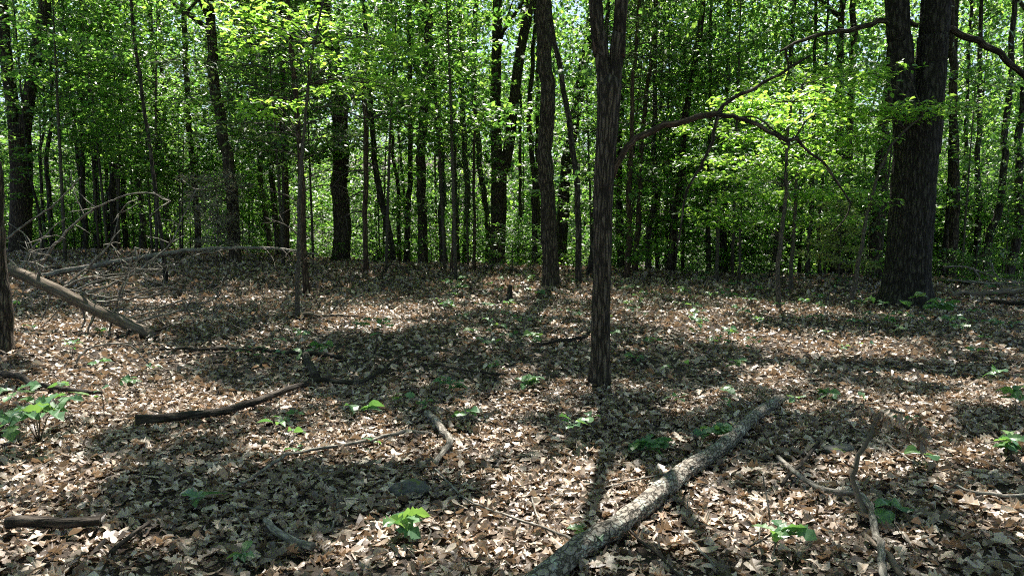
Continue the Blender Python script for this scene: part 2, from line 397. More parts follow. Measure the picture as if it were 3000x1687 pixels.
LP += litter(15000, 2.4, 8, [BIT], 0.012, 0.05, 0.035, .45)
LP += litter(42000, 7.3, 15, [OAK_M], 0.045, 0.105, 0.035, .34)
LP += litter(70000, 14.8, 34, [KITE], 0.07, 0.14, 0.035, 0.3)
V, Fc, r = join(LP)
tag(link('leaf_litter', mesh_np('leaf_litter', V, Fc, 'dead_leaf', rnd=r), floor), kind='stuff', label='layer of curled brown oak leaves covering the ground')
# the largest leaves, lying on top near the camera
dl = []
for k in range(14):
    tpl = (OAK_A, OAK_B, OAK_C)[k % 3]
    V, Fc, r = scatter(tpl, np.zeros((1, 3)), np.zeros(1), np.zeros(1), np.zeros(1), np.ones(1), (RNG.normal(.1, .6, 1), RNG.normal(.1, .25, 1), RNG.normal(0, .4, 1)))
    V[:, 1] -= 0.5
    dl.append(mesh_np('dead_leaf', V, Fc, 'dead_leaf', rnd=np.zeros(len(Fc))))
x, y = sample_wedge(300, 3.1, 5.6, 0.68, 0.1)
for k in range(300):
    o = link('dead_leaf', dl[k % 14], floor); s = RNG.uniform(.10, .165)
    o.location = (x[k], y[k], float(H(x[k], y[k])) + RNG.uniform(.014, .028)); o.scale = (s * RNG.uniform(.8, 1.2), s, s)
    o.rotation_euler = (RNG.normal(0, .2), RNG.normal(0, .2), RNG.rand() * 6.28)

# ------------------------------------------------------------------ crowns (templates shared between trees)
def thin_branch(P0, P1, r0, r1, sag=0.0):
    mid = (P0 + P1) / 2 + np.array([0, 0, sag])
    V, Fq, UV = tube_arrays([P0, mid, P1], [r0, (r0 + r1) / 2, r1], seg=3, step=9)
    tri = np.vstack([Fq[:, [0, 1, 2]], Fq[:, [0, 2, 3]]]); return V, tri, np.zeros(len(tri))
def crown_template(name, R, Hh, nspray, nleaf, size, tpl, lmat, flat=0.3, prof='egg', vert=0.13, ext=(0.85, 0.5), droop=0.1, bmat='bark_twig', seed=1):
    rg = np.random.RandomState(seed); leaves = []; br = []
    pos = []; azs = []
    for k in range(nspray):
        zc = rg.rand(); a = rg.rand() * 6.283
        pr = {'egg': math.sqrt(max(0.05, 1 - (2 * zc - 0.9) ** 2 * 0.8)), 'cone': 1.05 - 0.8 * zc, 'round': math.sqrt(max(.1, 1 - (2 * zc - 1) ** 2 * .8)), 'col': 0.8 + 0.2 * math.sin(9 * zc)}[prof]
        rr = R * pr * (0.2 + 0.8 * math.sqrt(rg.rand())); z = zc * Hh
        c = np.array([rr * math.cos(a), rr * math.sin(a), z])
        m = int(nleaf * rg.uniform(.5, 1.5)); e = R * 0.42 * rg.uniform(.6, 1.3)
        g = rg.normal(0, 1, (m, 3)); g = g / (1 + 0.25 * np.linalg.norm(g, axis=1))[:, None]
        u = g[:, 0] * e * ext[0]; v = g[:, 1] * e * ext[1]
        p = np.stack([c[0] + u * math.cos(a) - v * math.sin(a), c[1] + u * math.sin(a) + v * math.cos(a), c[2] + g[:, 2] * e * vert * 1.5 - droop * (u ** 2 + v ** 2) / max(e, .1) + 0.15 * u], -1)
        pos.append(p); azs.append(a + rg.normal(0, 1.1, m) - math.pi / 2)
        br.append(thin_branch(np.array([0, 0, max(-.3, z - 0.35 * rr)]), c + np.array([math.cos(a), math.sin(a), 0]) * e * .5, 0.006 + 0.004 * rr, 0.003, 0.08 * rr))
    pos = np.vstack(pos); azs = np.concatenate(azs); n = len(pos)
    V, Fc, rn = scatter(tpl, pos, azs, rg.normal(-.1, flat, n), rg.normal(0, flat, n), size * rg.uniform(.6, 1.25, n))
    nb = sum(len(b[1]) for b in br)
    V2, F2, r2 = join([(V, Fc, rn)] + br)
    mi = np.zeros(len(F2), int); mi[len(Fc):] = 1
    return mesh_np(name, V2, F2, [lmat, bmat], rnd=r2, midx=mi, uv=np.zeros((len(F2) * 3, 2)))
def cedar_template(name, R, Hh, nb, m, lmat, seed, sparse=1.0, prof='cone'):
    rg = np.random.RandomState(seed); pos = []; az = []; til = []; br = []
    for k in range(nb):
        zc = rg.rand(); a = rg.rand() * 6.283; z = zc * Hh; L = R * ((1.05 - .8 * zc) if prof == 'cone' else .9) * rg.uniform(.5, 1.1)
        tip = np.array([L * math.cos(a), L * math.sin(a), z + rg.uniform(-.1, .25) * L]); st = np.array([0, 0, z])
        br.append(thin_branch(st, tip, .012, .003, .05 * L))
        q = int(m * L / R); t = rg.uniform(.25, 1.05, q)
        sp = 0.22 * L * (1.15 - t) + .05
        p = st + (tip - st) * t[:, None] + np.stack([rg.normal(0, 1, q) * sp, rg.normal(0, 1, q) * sp, rg.normal(0, .35, q) * sp - .04], -1)
        pos.append(p); az.append(a - math.pi / 2 + rg.normal(0, .8, q)); til.append(rg.normal(0, .5, q))
    pos = np.vstack(pos); az = np.concatenate(az); til = np.concatenate(til); n = len(pos)
    V, Fc, rn = scatter(KITE, pos, az, til, rg.normal(0, .7, n), rg.uniform(.07, .17, n), None, np.full(n, .42))
    V2, F2, r2 = join([(V, Fc, rn)] + br); mi = np.zeros(len(F2), int); mi[len(Fc):] = 1
    return mesh_np(name, V2, F2, [lmat, 'bark_twig'], rnd=r2, midx=mi, uv=np.zeros((len(F2) * 3, 2)))

TALL = [crown_template('crown', 3.0, 9.0, 46, 44, .17, KITE, 'leaf', .6, 'egg', .2, bmat='bark_far', seed=20 + k) for k in range(4)]
UNDER = [crown_template('crown', 1.9, 5.5, 52, 38, .18, KITE, 'leaf', .4, 'egg', .07, seed=40 + k) for k in range(4)]
SHRUB = [crown_template('crown', 1.3, 2.2, 22, 34, .15, KITE, 'leaf', .4, 'round', .12, seed=60 + k) for k in range(3)]
CEDAR = [cedar_template('crown', 2.0, 5.5, 70, 110, 'needle', 80 + k) for k in range(2)]
def put_crown(parent, me, loc, sx, sz, rz, name='crown'):
    o = link(name, me, parent); o.location = np.asarray(loc) - np.array(parent.location)
    o.scale = (sx, sx, sz); o.rotation_euler = (0, 0, rz); return o

# ------------------------------------------------------------------ trees traced from the photograph
#TREES_BEGIN
TREES = []
def T(label, pts, w, d=None, m='bark_far', stems=(), top=15.0, crown='tall', cz=5.2, cs=.85, name='tree', seg=12, ridge=0.0, flare=0.25, can=False, lump=0.05, step=0.35, cat='tree'):
    TREES.append(dict(label=label, pts=pts, w=w, d=d, m=m, stems=stems, top=top, crown=crown, cz=cz, cs=cs, name=name, seg=seg, ridge=ridge, flare=flare, can=can, lump=lump, step=step, cat=cat))
# near and large
T('dark forked oak standing alone in the middle foreground', [(1757, 1128), (1759, 1000), (1763, 800), (1768, 560), (1779, 370), (1785, 250)], (57, 51, 51, 54, 60, 68), m='bark', seg=72, ridge=.014, step=.035, flare=.38, can=True, top=16,
  stems=([(1776, 300), (1768, 215), (1757, 100), (1745, 0)], [(1792, 300), (1803, 200), (1813, 100), (1822, 0)]), lump=.035)
T('massive twin-stemmed oak with flared base at right', [(2652, 897), (2660, 780), (2667, 683), (2676, 530), (2683, 430), (2684, 352)], (122, 114), m='bark_oak', seg=96, ridge=.026, step=.05, flare=.42, can=True, top=20,
  stems=([(2655, 430), (2650, 340), (2645, 230), (2637, 110), (2628, 0)], [(2708, 450), (2716, 340), (2725, 230), (2733, 110), (2743, 0)]), lump=.03)
T('straight dark trunk left of the forked foreground oak', [(1615, 843), (1613, 700), (1609, 559), (1600, 348), (1593, 174), (1585, 0)], (48, 37), m='bark', seg=48, ridge=.016, step=.08, flare=.35, can=True, top=18)
T('forked trunk splitting low, left of the straight dark trunk', [(1456, 775), (1460, 650), (1462, 560), (1463, 470)], (46, 46), d=26.5, m='bark', seg=32, ridge=.012, step=.12, can=True, top=18,
  stems=([(1458, 520), (1453, 400), (1452, 300), (1455, 150), (1457, 0)], [(1475, 510), (1492, 420), (1505, 300), (1525, 150), (1553, 0)]))
T('dark leaning oak with bowed trunk in the shaded left half', [(692, 768), (683, 683), (674, 547), (652, 422), (633, 280), (618, 124), (611, 0)], (36, 26), m='bark', seg=32, ridge=.012, step=.12, can=True, top=17)
T('thick dark trunk behind the sapling, left of centre', [(998, 768), (997, 680), (996, 560), (990, 400), (978, 250), (962, 80)], (52, 42), m='bark', d=26.0, seg=32, ridge=.012, step=.12, can=True, top=19)
T('big forked tree at the left edge of the woods', [(58, 724), (62, 600), (62, 480), (58, 400)], (58, 58), d=27, m='bark', seg=32, ridge=.014, step=.12, can=True, top=18,
  stems=([(52, 450), (35, 300), (16, 150), (5, 0)], [(64, 450), (84, 290), (112, 130), (132, 0)]))
T('rough leaning snag cut off by the left picture edge', [(6, 1030), (2, 900), (-6, 760), (-16, 600), (-26, 480)], (52, 38), m='bark', seg=40, ridge=.012, step=.06, crown=None, top=None, cat='tree')
T('curved slim trunk between the straight and forked oaks', [(1696, 832), (1694, 700), (1693, 559), (1677, 435), (1665, 348), (1649, 261), (1634, 168), (1612, 50)], (19, 14), seg=16, can=True, top=14)
T('leaning trunk behind the straight dark trunk', [(1646, 775), (1650, 650), (1655, 528), (1693, 310), (1708, 205), (1730, 62)], (36, 28), d=28, seg=20, top=17, can=True)
T('tilted slim trunk just left of the foreground oak', [(1727, 826), (1733, 745), (1748, 560), (1758, 420), (1765, 300)], (18, 13), d=21, seg=12)
T('straight black trunk in the centre gap', [(1239, 772), (1240, 640), (1242, 435), (1245, 248), (1251, 0)], (29, 23), d=25.5, m='bark', seg=24, ridge=.008, step=.15, can=True, top=18)
T('short trunk leaning left in the centre background', [(1152, 756), (1140, 665), (1124, 590), (1100, 460), (1085, 330)], (22, 15), d=26)
T('slim pole right of the left-leaning centre trunk', [(1170, 756), (1164, 559), (1155, 490), (1148, 330)], (12, 9), d=28)
T('bent slim trunk left of the straight black trunk', [(1190, 762), (1197, 690), (1202, 621), (1203, 465), (1206, 155), (1199, 0)], (18, 12), d=27)
T('very thin pole beside the bent slim trunk', [(1187, 758), (1186, 596), (1177, 435)], (9, 7), d=29)
T('slightly crooked trunk right of the straight black trunk', [(1301, 780), (1298, 559), (1289, 398), (1267, 248), (1255, 90)], (21, 16), d=25.5)
T('dark upright trunk in the cedar shade at centre', [(1342, 776), (1335, 559), (1326, 298), (1317, 50)], (18, 13), d=28)
T('second dark trunk in the cedar shade at centre', [(1362, 776), (1360, 528), (1355, 310), (1352, 100)], (19, 13), d=30)
T('trunk leaning left beside the low forked tree', [(1428, 772), (1424, 680), (1415, 560), (1400, 420), (1385, 250), (1391, 40)], (18, 14), d=29)
T('thin pole right of the low forked tree', [(1525, 776), (1526, 560), (1525, 373), (1528, 200)], (11, 8), d=30)
T('dark trunk right of the low forked tree', [(1565, 778), (1556, 528), (1553, 348), (1556, 150)], (17, 12), d=27)
T('short dark trunk close behind the straight dark trunk', [(1583, 774), (1581, 590), (1578, 400)], (17, 13), d=30)
T('tall cedar pole with dead side branches right of the foreground oak', [(1836, 818), (1843, 680), (1848, 559), (1851, 435), (1857, 261), (1876, 19)], (18, 10), d=20, m='bark_red', crown='cedar', cz=5.2, cs=.7, top=10, name='cedar_tree')
T('second cedar pole with feathery branches right of the foreground oak', [(1859, 808), (1873, 590), (1882, 435), (1897, 248), (1922, 37)], (17, 10), d=22, m='bark_red', crown='cedar', cz=5.0, cs=.8, top=11, name='cedar_tree')
T('dark trunk at the crest right of the two cedars', [(1901, 803), (1906, 690), (1910, 578), (1918, 400)], (18, 14), d=24)
T('tilted dark trunk far right of the cedars', [(1963, 812), (1975, 652), (1997, 515), (2012, 380), (2034, 186), (2050, 31)], (22, 17), d=23, m='bark', seg=16)
T('stout trunk half hidden behind the foreground oak', [(1820, 776), (1818, 650), (1815, 480)], (21, 16), d=27)
T('thin pole between cedars and the tilted dark trunk', [(1928, 790), (1928, 670), (1934, 480)], (14, 10), d=28)
T('very thin pole left of the tilted dark trunk', [(1955, 790), (1955, 640), (1958, 480)], (9, 7), d=26)
T('dark trunk under the bright maple foliage', [(2077, 812), (2078, 727), (2082, 560)], (15, 12), d=24)
T('black stump-like trunk under the bright maple foliage', [(2121, 812), (2122, 720), (2126, 560)], (23, 17), d=25)
T('dark leaning trunk behind the thin maple sapling', [(2264, 828), (2285, 700), (2300, 560)], (19, 15), d=22)
T('slim pole in front of the two dark right trunks', [(2365, 816), (2372, 700), (2377, 590), (2380, 430)], (15, 11), d=22)
T('thinnest pole left of the two dark right trunks', [(2404, 828), (2406, 690), (2407, 578), (2410, 430)], (10, 8), d=21)
T('left of two black trunks behind the pale juniper', [(2450, 812), (2453, 640), (2457, 472), (2462, 300)], (30, 22), d=23, m='bark', seg=18, can=True)
T('right of two black trunks behind the pale juniper', [(2478, 812), (2482, 700), (2486, 590), (2492, 430)], (30, 22), d=24, m='bark', seg=18)
T('brown trunk hidden behind the left edge of the massive oak', [(2562, 822), (2567, 621), (2587, 435), (2600, 250)], (36, 28), d=20.5, m='bark', seg=20, ridge=.01, step=.15, can=True)
T('tall trunk directly right of the massive oak', [(2786, 828), (2797, 690), (2800, 559), (2798, 373), (2792, 118), (2790, 0)], (27, 21), d=20.5, m='bark', seg=20, can=True, top=16)
T('leaning companion trunk right of the massive oak', [(2760, 833), (2773, 700), (2776, 600), (2786, 430)], (19, 14), d=21)
T('dark leaning trunk left of the right picture edge', [(2893, 816), (2900, 714), (2929, 602), (2945, 450), (2955, 300)], (23, 17), d=21, seg=16, can=True)
T('wide leaning trunk at the right picture edge', [(2950, 816), (2972, 683), (2985, 500), (2992, 330)], (26, 19), d=21.5, seg=16, can=True)
T('dim trunk between the massive oak and the right edge', [(2857, 800), (2866, 621), (2872, 450)], (19, 14), d=24)
T('faint slim trunk right of the massive oak', [(2820, 800), (2822, 640), (2826, 480)], (14, 11), d=25)
# left wood
T('slim trunk leaning left of the pale dead bush', [(580, 738), (565, 559), (553, 373), (545, 186), (540, 0)], (18, 14), d=27, m='bark', seg=16, can=True, top=15)
T('left trunk of the leaning trio behind the arched log', [(795, 720), (780, 620), (767, 528), (758, 373), (739, 211)], (18, 13), d=30, crown='cedar', cz=4.2, cs=1.5, top=13)
T('middle trunk of the leaning trio behind the arched log', [(817, 742), (804, 559), (783, 373), (767, 100)], (19, 13), d=28, crown='cedar', cz=3.6, cs=1.5, top=12)
T('sunlit reddish trunk, right of the leaning trio', [(838, 756), (835, 559), (829, 373), (822, 200)], (21, 15), d=26, m='bark_red')
T('shaggy cedar trunk close behind the pale sapling', [(900, 866), (893, 760), (884, 560), (873, 373), (860, 217), (842, 19)], (18, 14), m='bark_red', crown='cedar', cz=2.9, cs=1.25, top=9, name='cedar_tree', seg=16)
T('bare dark cedar pole with snapped top at centre left', [(1073, 802), (1071, 621), (1070, 435), (1068, 300), (1066, 236)], (15, 15), m='bark_red', crown=None, top=None, name='cedar_tree', seg=16)
T('slim cedar sapling left in the central shade', [(1323, 798), (1330, 560), (1337, 430)], (8, 5), m='bark_red', crown='cedar', cz=1.6, cs=.35, top=None, name='cedar_tree', cat='tree')
T('slim cedar sapling right in the central shade', [(1390, 794), (1388, 559), (1391, 340), (1393, 260)], (9, 6), m='bark_red', crown='cedar', cz=1.5, cs=.5, top=None, name='cedar_tree', cat='tree')
T('slim bowed pole in front of the left wood', [(487, 826), (478, 745), (453, 540), (428, 348), (400, 155), (385, 20)], (12, 8), seg=10, top=9, crown='under', cz=5, cs=.7)
T('left pole of the dark pair near the bowed pole', [(497, 716), (481, 590), (463, 404), (447, 205), (440, 40)], (18, 13), d=30)
T('right pole of the dark pair near the bowed pole', [(504, 716), (494, 560), (478, 310), (472, 50)], (13, 10), d=31)
T('dark trunk with a kink in the left wood', [(418, 712), (416, 652), (407, 472), (410, 366), (402, 220)], (20, 14), d=29)
T('grey trunk left of the kinked dark trunk', [(368, 712), (363, 596), (357, 435), (350, 280)], (16, 12), d=31)
T('stoutest upright trunk in the left wood', [(333, 716), (330, 528), (323, 310), (317, 37)], (23, 17), d=30)
T('thin pole hugging the stoutest left trunk', [(318, 716), (313, 515), (310, 348), (306, 200)], (11, 8), d=32)
T('brownish upright trunk in the left wood', [(285, 718), (283, 621), (286, 435), (267, 205)], (17, 13), d=31)
T('straight pole in the middle of the left wood', [(252, 718), (250, 620), (240, 400), (236, 124)], (15, 11), d=29)
T('pole leaning across the left wood', [(242, 716), (240, 640), (230, 516), (214, 373), (199, 205)], (13, 10), d=30)
T('wavy dark trunk right of the big left forked tree', [(155, 718), (146, 553), (134, 460), (146, 398), (149, 248)], (14, 10), d=29)
T('wavy thin pole right of the big left forked tree', [(135, 714), (127, 553), (118, 435), (127, 385), (127, 261)], (9, 7), d=30)
T('thin bent sapling pole near the big left forked tree', [(127, 734), (112, 621), (93, 528), (80, 420)], (9, 6), d=25)
# young saplings of the clearing
T('pale slender sapling with sunlit sprays left of centre', [(871, 934), (873, 745), (878, 559), (888, 422), (905, 248), (920, 130), (947, 0)], (13, 6), m='bark_twig', seg=14, top=5.8, crown='own', name='sapling', cat='sapling', step=.12)
T('slender maple sapling under the drooping dead branch', [(2281, 907), (2283, 745), (2296, 621), (2306, 540), (2304, 430), (2318, 300)], (14, 7), m='bark_twig', seg=14, top=None, crown='own', name='sapling', cat='sapling', step=.12)
T('second maple sapling behind the slender one', [(2317, 858), (2323, 714), (2332, 559), (2338, 422), (2350, 250)], (12, 7), m='bark_twig', seg=12, top=None, crown='own', name='sapling', cat='sapling')
T('slanting sapling crossing in front of the massive oak', [(2492, 913), (2508, 800), (2525, 714), (2543, 621), (2571, 515), (2609, 429), (2655, 379), (2705, 339)], (13, 5), m='bark_twig', seg=14, top=None, crown='own', name='sapling', cat='sapling', step=.12)
T('thin brown sapling stem below the hanging dead branch', [(2099, 827), (2109, 652), (2130, 540)], (11, 7), d=18.7, m='bark_twig', top=None, crown='under', cz=1.8, cs=.55, name='sapling', cat='sapling')
T('wispy sapling stem among the bright understorey', [(2165, 826), (2168, 652), (2172, 540)], (8, 5), d=19, m='bark_twig', top=None, crown='under', cz=2.0, cs=.5, name='sapling', cat='sapling')
#TREES_END

canopy_trees = []; BUILT = {}
for k, t in enumerate(TREES):
    pts = t['pts']
    if t['d'] is None:
        b = hit(*pts[0]); d = b[1]
    else:
        d = t['d']; b = atdepth(*pts[0], d); b[2] = H(b[0], b[1])
    b = np.array([b[0], d, float(H(b[0], d)) - 0.06])
    if t['d'] is not None and not t['stems']: pts = [pts[0]] + [(x + RNG.normal(0, 4), y) for x, y in pts[1:]]
    P = [atdepth(x, y, d) for x, y in pts]
    P[0] = b
    P = [P[0]] + [p for p in P[1:] if p[2] > b[2] + 0.15]
    rr = np.interp(np.linspace(0, 1, len(P)), np.linspace(0, 1, len(t['w'])), t['w']) * d / (2 * F)
    root = thing(t['name'], t['label'], t['cat'], b)
    def extend(P, R, top):
        if top and P[-1][2] < top:
            v = P[-1] - P[-2]; v = v / np.linalg.norm(v); v = v * 0.6 + np.array([0, 0, 0.4]); v /= v[2]
            q = P[-1] + v * (top - P[-1][2]) * .5; e = P[-1] + v * (top - P[-1][2]) + RNG.normal(0, .3, 3) * np.array([1, 1, 0])
            return P + [q, e], np.concatenate([R, [R[-1] * .7, R[-1] * .2]])
        return P, R
    kw = dict(seg=t['seg'], step=t['step'], ridge=t['ridge'], rfreq=(max(10, t['seg'] * .36), 2.6), lump=t['lump'])
    tipP = P[-1]
    if t['stems']:
        wl = t['w'][-1] * d / F; v = P[-1] - P[-2]; v = v / np.linalg.norm(v)
        P = P + [P[-1] + v * wl * .35, P[-1] + v * wl * .6]; rr = np.concatenate([rr, [rr[-1] * .62, rr[-1] * .06]])
        tube('trunk', P, rr, t['m'], root, flare=t['flare'], flare_h=.2 if t['w'][0] < 100 else .26, lobes=5, **kw)
        axes = []
        for sp in t['stems']:
            Q = [atdepth(x, y, d) for x, y in sp]
            w0 = {57: (40, 35), 122: (62, 60), 46: (33, 27), 58: (36, 30)}[t['w'][0]]
            if t['w'][0] == 122 and sp[-1][0] > 2700: w0 = (84, 76)
            R = np.linspace(w0[0], w0[1], len(Q)) * d / (2 * F)
            Q, R = extend(Q, R, t['top']); tube('stem', Q, R, t['m'], root, **dict(kw, seg=max(16, t['seg'] * 5 // 8), step=t['step'] * 2)); axes.append(Q)
        tipP = axes[-1][-1]
    else:
        P, rr = extend(P, rr, t['top'])
        tube('trunk', P, rr, t['m'], root, flare=t['flare'], flare_h=.2, lobes=4, wob=.5, **kw); tipP = P[-1]
        axes = [P]
    BUILT[t['label']] = (root, b, axes, d)
    if t['can']: canopy_trees.append((root, b, axes, t))
    elif t['crown'] in ('tall', 'under', 'cedar'):
        me = {'tall': TALL, 'under': UNDER, 'cedar': CEDAR}[t['crown']]; me = me[k % len(me)]
        zt = max(p[2] for p in P); z0 = b[2] + t['cz']
        hh = {'tall': 9.0, 'under': 5.5, 'cedar': 5.5}[t['crown']]
        # crown axis follows the trunk at mid crown height
        zm = min(z0 + 0.4 * (zt - z0), zt); q = min(P, key=lambda p: abs(p[2] - zm))
        put_crown(root, me, (q[0], q[1], z0), t['cs'], max(.25, (zt + .6 - z0) / hh), RNG.rand() * 6.28)

# unseen trees added beside and behind the viewpoint: their crowns cut the sky light
for k, (x, y) in enumerate([(-5, -4), (4.5, -7), (-10, 2), (10, 1), (-1, -11), (12, -6), (-14, -6), (17, 8), (-17, 9), (6, -15), (-8, -15), (20, -1), (-20, 0)]):
    b = np.array([x, y, float(H(x, y)) - .05]); root = thing('tree', 'unseen oak added outside the picture to hold back sky light', 'tree', b, 'added oaks around the viewpoint')
    tube('trunk', [b, b + np.array([.1, .1, 7]), b + np.array([.3, 0, 16])], [.2, .15, .04], 'bark', root, seg=12, step=.6, flare=.3)
    put_crown(root, TALL[k % 4], b + np.array([0, 0, 6.5]), 1.9, 1.15, k)

# ------------------------------------------------------------------ high canopy of the near trees, leaves placed and gaps cut to shape the ground light
BRIGHT = [(1080, 940, 230, 45), (330, 1150, 320, 75), (180, 1010, 120, 35), (320, 985, 160, 40), (120, 960, 160, 45), (330, 1045, 330, 45), (1280, 835, 330, 30), (1500, 1190, 150, 45), (1430, 1300, 220, 45),
          (1750, 1215, 90, 30), (2130, 950, 280, 55), (2340, 955, 200, 45), (2480, 1010, 280, 40), (2270, 1110, 130, 50), (2640, 1190, 200, 30), (2250, 1570, 330, 100),
          (2560, 1370, 160, 45), (2860, 1340, 200, 50), (1550, 1570, 420, 110), (260, 1600, 330, 60), (130, 1390, 220, 70), (950, 1310, 260, 55),
          (1130, 1610, 260, 60), (760, 1010, 160, 30), (1950, 1420, 180, 45), (2000, 850, 300, 25), (840, 755, 60, 20), (230, 745, 200, 14), (560, 1190, 250, 40), (1650, 1420, 300, 60)]
DARK = [(420, 835, 430, 60), (620, 800, 330, 45), (1280, 1075, 330, 70), (1650, 1060, 160, 60), (1930, 1080, 170, 40), (2740, 1090, 330, 45), (2430, 1250, 240, 40),
        (2820, 1590, 280, 110), (1190, 1440, 180, 45), (700, 1480, 330, 80), (2850, 940, 260, 50), (1900, 1240, 160, 50), (480, 1390, 160, 35), (2000, 1690, 100, 40), (620, 1650, 200, 40)]
def shade_want(gx_, gy_):  # leaf density picked for the light and dark patches it casts
    px, py = project(np.stack([gx_, gy_, H(gx_, gy_)], -1))
    s = np.where(gy_ > 20, .27, .76)
    for (cx, cyy, rx, ry) in BRIGHT: s -= 0.74 * np.exp(-(((px - cx) / rx) ** 2 + ((py - cyy) / ry) ** 2) ** 1.5)
    for (cx, cyy, rx, ry) in DARK: s += 0.5 * np.exp(-(((px - cx) / rx) ** 2 + ((py - cyy) / ry) ** 2) ** 1.5)
    return np.clip(s, 0.02, .95)
rg = np.random.RandomState(3)
NCL = 12500
gyc = np.sqrt(rg.rand(NCL) * (36 ** 2 - 1) + 1) ; gyc = np.where(rg.rand(NCL) < .22, rg.uniform(0, 12, NCL), gyc)
gxc = (rg.rand(NCL) * 2 - 1) * (gyc * .8 + 4.5)
zc = rg.uniform(8.5, 15.5, NCL)
keep = rg.rand(NCL) < shade_want(gxc, gyc)
gxc, gyc, zc = gxc[keep], gyc[keep], zc[keep]
NL = 32
rad = rg.uniform(.16, .5, len(zc))
g = rg.normal(0, 1, (len(zc), NL, 3)) * np.array([.62, .62, .3]) * rad[:, None, None]
hor = SUNDIR[:2] / SUNDIR[2]
cen = np.stack([gxc + hor[0] * zc, gyc + hor[1] * zc, zc], -1)
LPz = cen[:, None, :] + g
own = np.array([[a[0][-1][0], a[0][-1][1]] for (_, _, a, _) in canopy_trees])
axy = np.array([np.mean([[q[0], q[1]] for ax in a for q in ax[-2:]], 0) for (_, _, a, _) in canopy_trees])
dd = ((cen[:, None, :2] - axy[None]) ** 2).sum(-1); who = dd.argmin(1)
gz = LPz[..., 2]; gg = shade_want((LPz[..., 0] - hor[0] * gz).ravel(), (LPz[..., 1] - hor[1] * gz).ravel()).reshape(gz.shape)
qx = LPz[..., 0] - hor[0] * gz; qy = LPz[..., 1] - hor[1] * gz
fleck = (vnoise(qx * 1.9 + 11, qy * 1.5 + 5) > .74) | (vnoise(qx * 3.7 + 3, qy * 2.9 + 17) > .80)      # chinks cut in the leaf cover to throw small sun flecks
lk = rg.rand(*gz.shape) < np.clip(gg * 2.2 - .2, .08, 1) * np.where(fleck, .06, 1)
for ti, (root, b, axes, t) in enumerate(canopy_trees):
    sel = who == ti
    if not sel.any(): continue
    p = LPz[sel][lk[sel]]; n = len(p)
    if n < 10: continue
    V, Fc, rn = scatter(KITE, p - b, rg.rand(n) * 6.283, rg.normal(-.1, .35, n), rg.normal(0, .35, n), rg.uniform(.11, .21, n))
    link('crown', mesh_np('crown', V, Fc, 'leaf', rnd=rn), root)
    # limbs reaching to the leaf masses
    cs_ = cen[sel]; pick = rg.permutation(len(cs_))[:min(9, len(cs_))]
    for q in pick:
        ax = axes[q % len(axes)]; c = cs_[q]
        zz = max(min(c[2] - 2.0, ax[-1][2] - .5), 6.5)
        A0 = None
        for a1, a2 in zip(ax[:-1], ax[1:]):
            if a1[2] <= zz <= a2[2]: A0 = a1 + (a2 - a1) * (zz - a1[2]) / (a2[2] - a1[2])
        if A0 is None: continue
        L = np.linalg.norm(c - A0)
        if L > 7: c = A0 + (c - A0) * 7 / L; L = 7
        mid = (A0 + c) / 2 + np.array([0, 0, .12 * L])
        tube('limb', [A0, mid, c], [.012 * L + .02, .008 * L + .012, .008], t['m'], root, seg=6, step=.5)

# ------------------------------------------------------------------ leaf sprays of the near saplings
def spray_sapling(label, sprays, nobj=260, size=.10, tpl=OVATE):
    root, b, axes, d = BUILT[label]; ax = axes[0]
    pos = []; az = []
    for (x, y, rx, ry, n, dy) in sprays:
        c = atdepth(x, y, d + dy); sx = rx * d / F; sz = ry * d / F
        u = rg.uniform(-1, 1, n); v = rg.normal(0, .45, n)
        p = np.stack([c[0] + u * sx, c[1] + v * sx, c[2] + (rg.normal(0, .22, n) + .10 * np.sin(u * 5 + x)) * sz * 1.6 - .05 * sx * u * u], -1)
        pos.append(p); az.append(np.where(rg.rand(n) < .5, np.pi / 2, -np.pi / 2) + rg.normal(0, .9, n))
        s0 = min(ax, key=lambda q: abs(q[2] - (c[2] - .25)) + .2 * np.linalg.norm(q - c))
        e = c + np.array([np.sign(c[0] - s0[0]) * sx * .9, 0, -.05])
        tube('branch', [s0, (s0 + c) / 2 + np.array([0, 0, .1]), c, e], [.012, .009, .006, .002], 'bark_twig', root, seg=5, step=.25)
        for q in range(max(2, n // 30)):
            f = rg.uniform(-.8, .8); st = c + np.array([f * sx, 0, 0]); en = st + np.array([rg.normal(0, .3) * sx, rg.normal(0, .5) * sx, rg.normal(0, .15) * sz])
            tube('branch', [st, en], [.004, .0015], 'bark_twig', root, seg=4, step=.5)
    pos = np.vstack(pos); az = np.concatenate(az); n = len(pos)
    til = rg.normal(-.12, .3, n); rol = rg.normal(0, .35, n); sc = size * rg.uniform(.65, 1.3, n)
    k = min(nobj, n // 2)
    lm = []
    for q in range(6):
        V, Fc, rn = scatter(tpl, np.zeros((1, 3)), np.zeros(1), np.zeros(1), np.zeros(1), np.ones(1), (rg.normal(.2, .4, 1), rg.normal(-.2, .3, 1), rg.normal(0, .2, 1)))
        lm.append(mesh_np('leaf', V, Fc, 'leaf_near', rnd=np.full(len(Fc), q / 6)))
    for q in range(k):
        o = link('leaf', lm[q % 6], root); o.location = pos[q] - b; o.rotation_euler = (til[q], rol[q], az[q]); o.scale = (sc[q],) * 3
    V, Fc, rn = scatter(tpl, pos[k:] - b, az[k:], til[k:], rol[k:], sc[k:])
    tag(link('crown', mesh_np('crown', V, Fc, 'leaf_near', rnd=rn), root), kind='stuff')
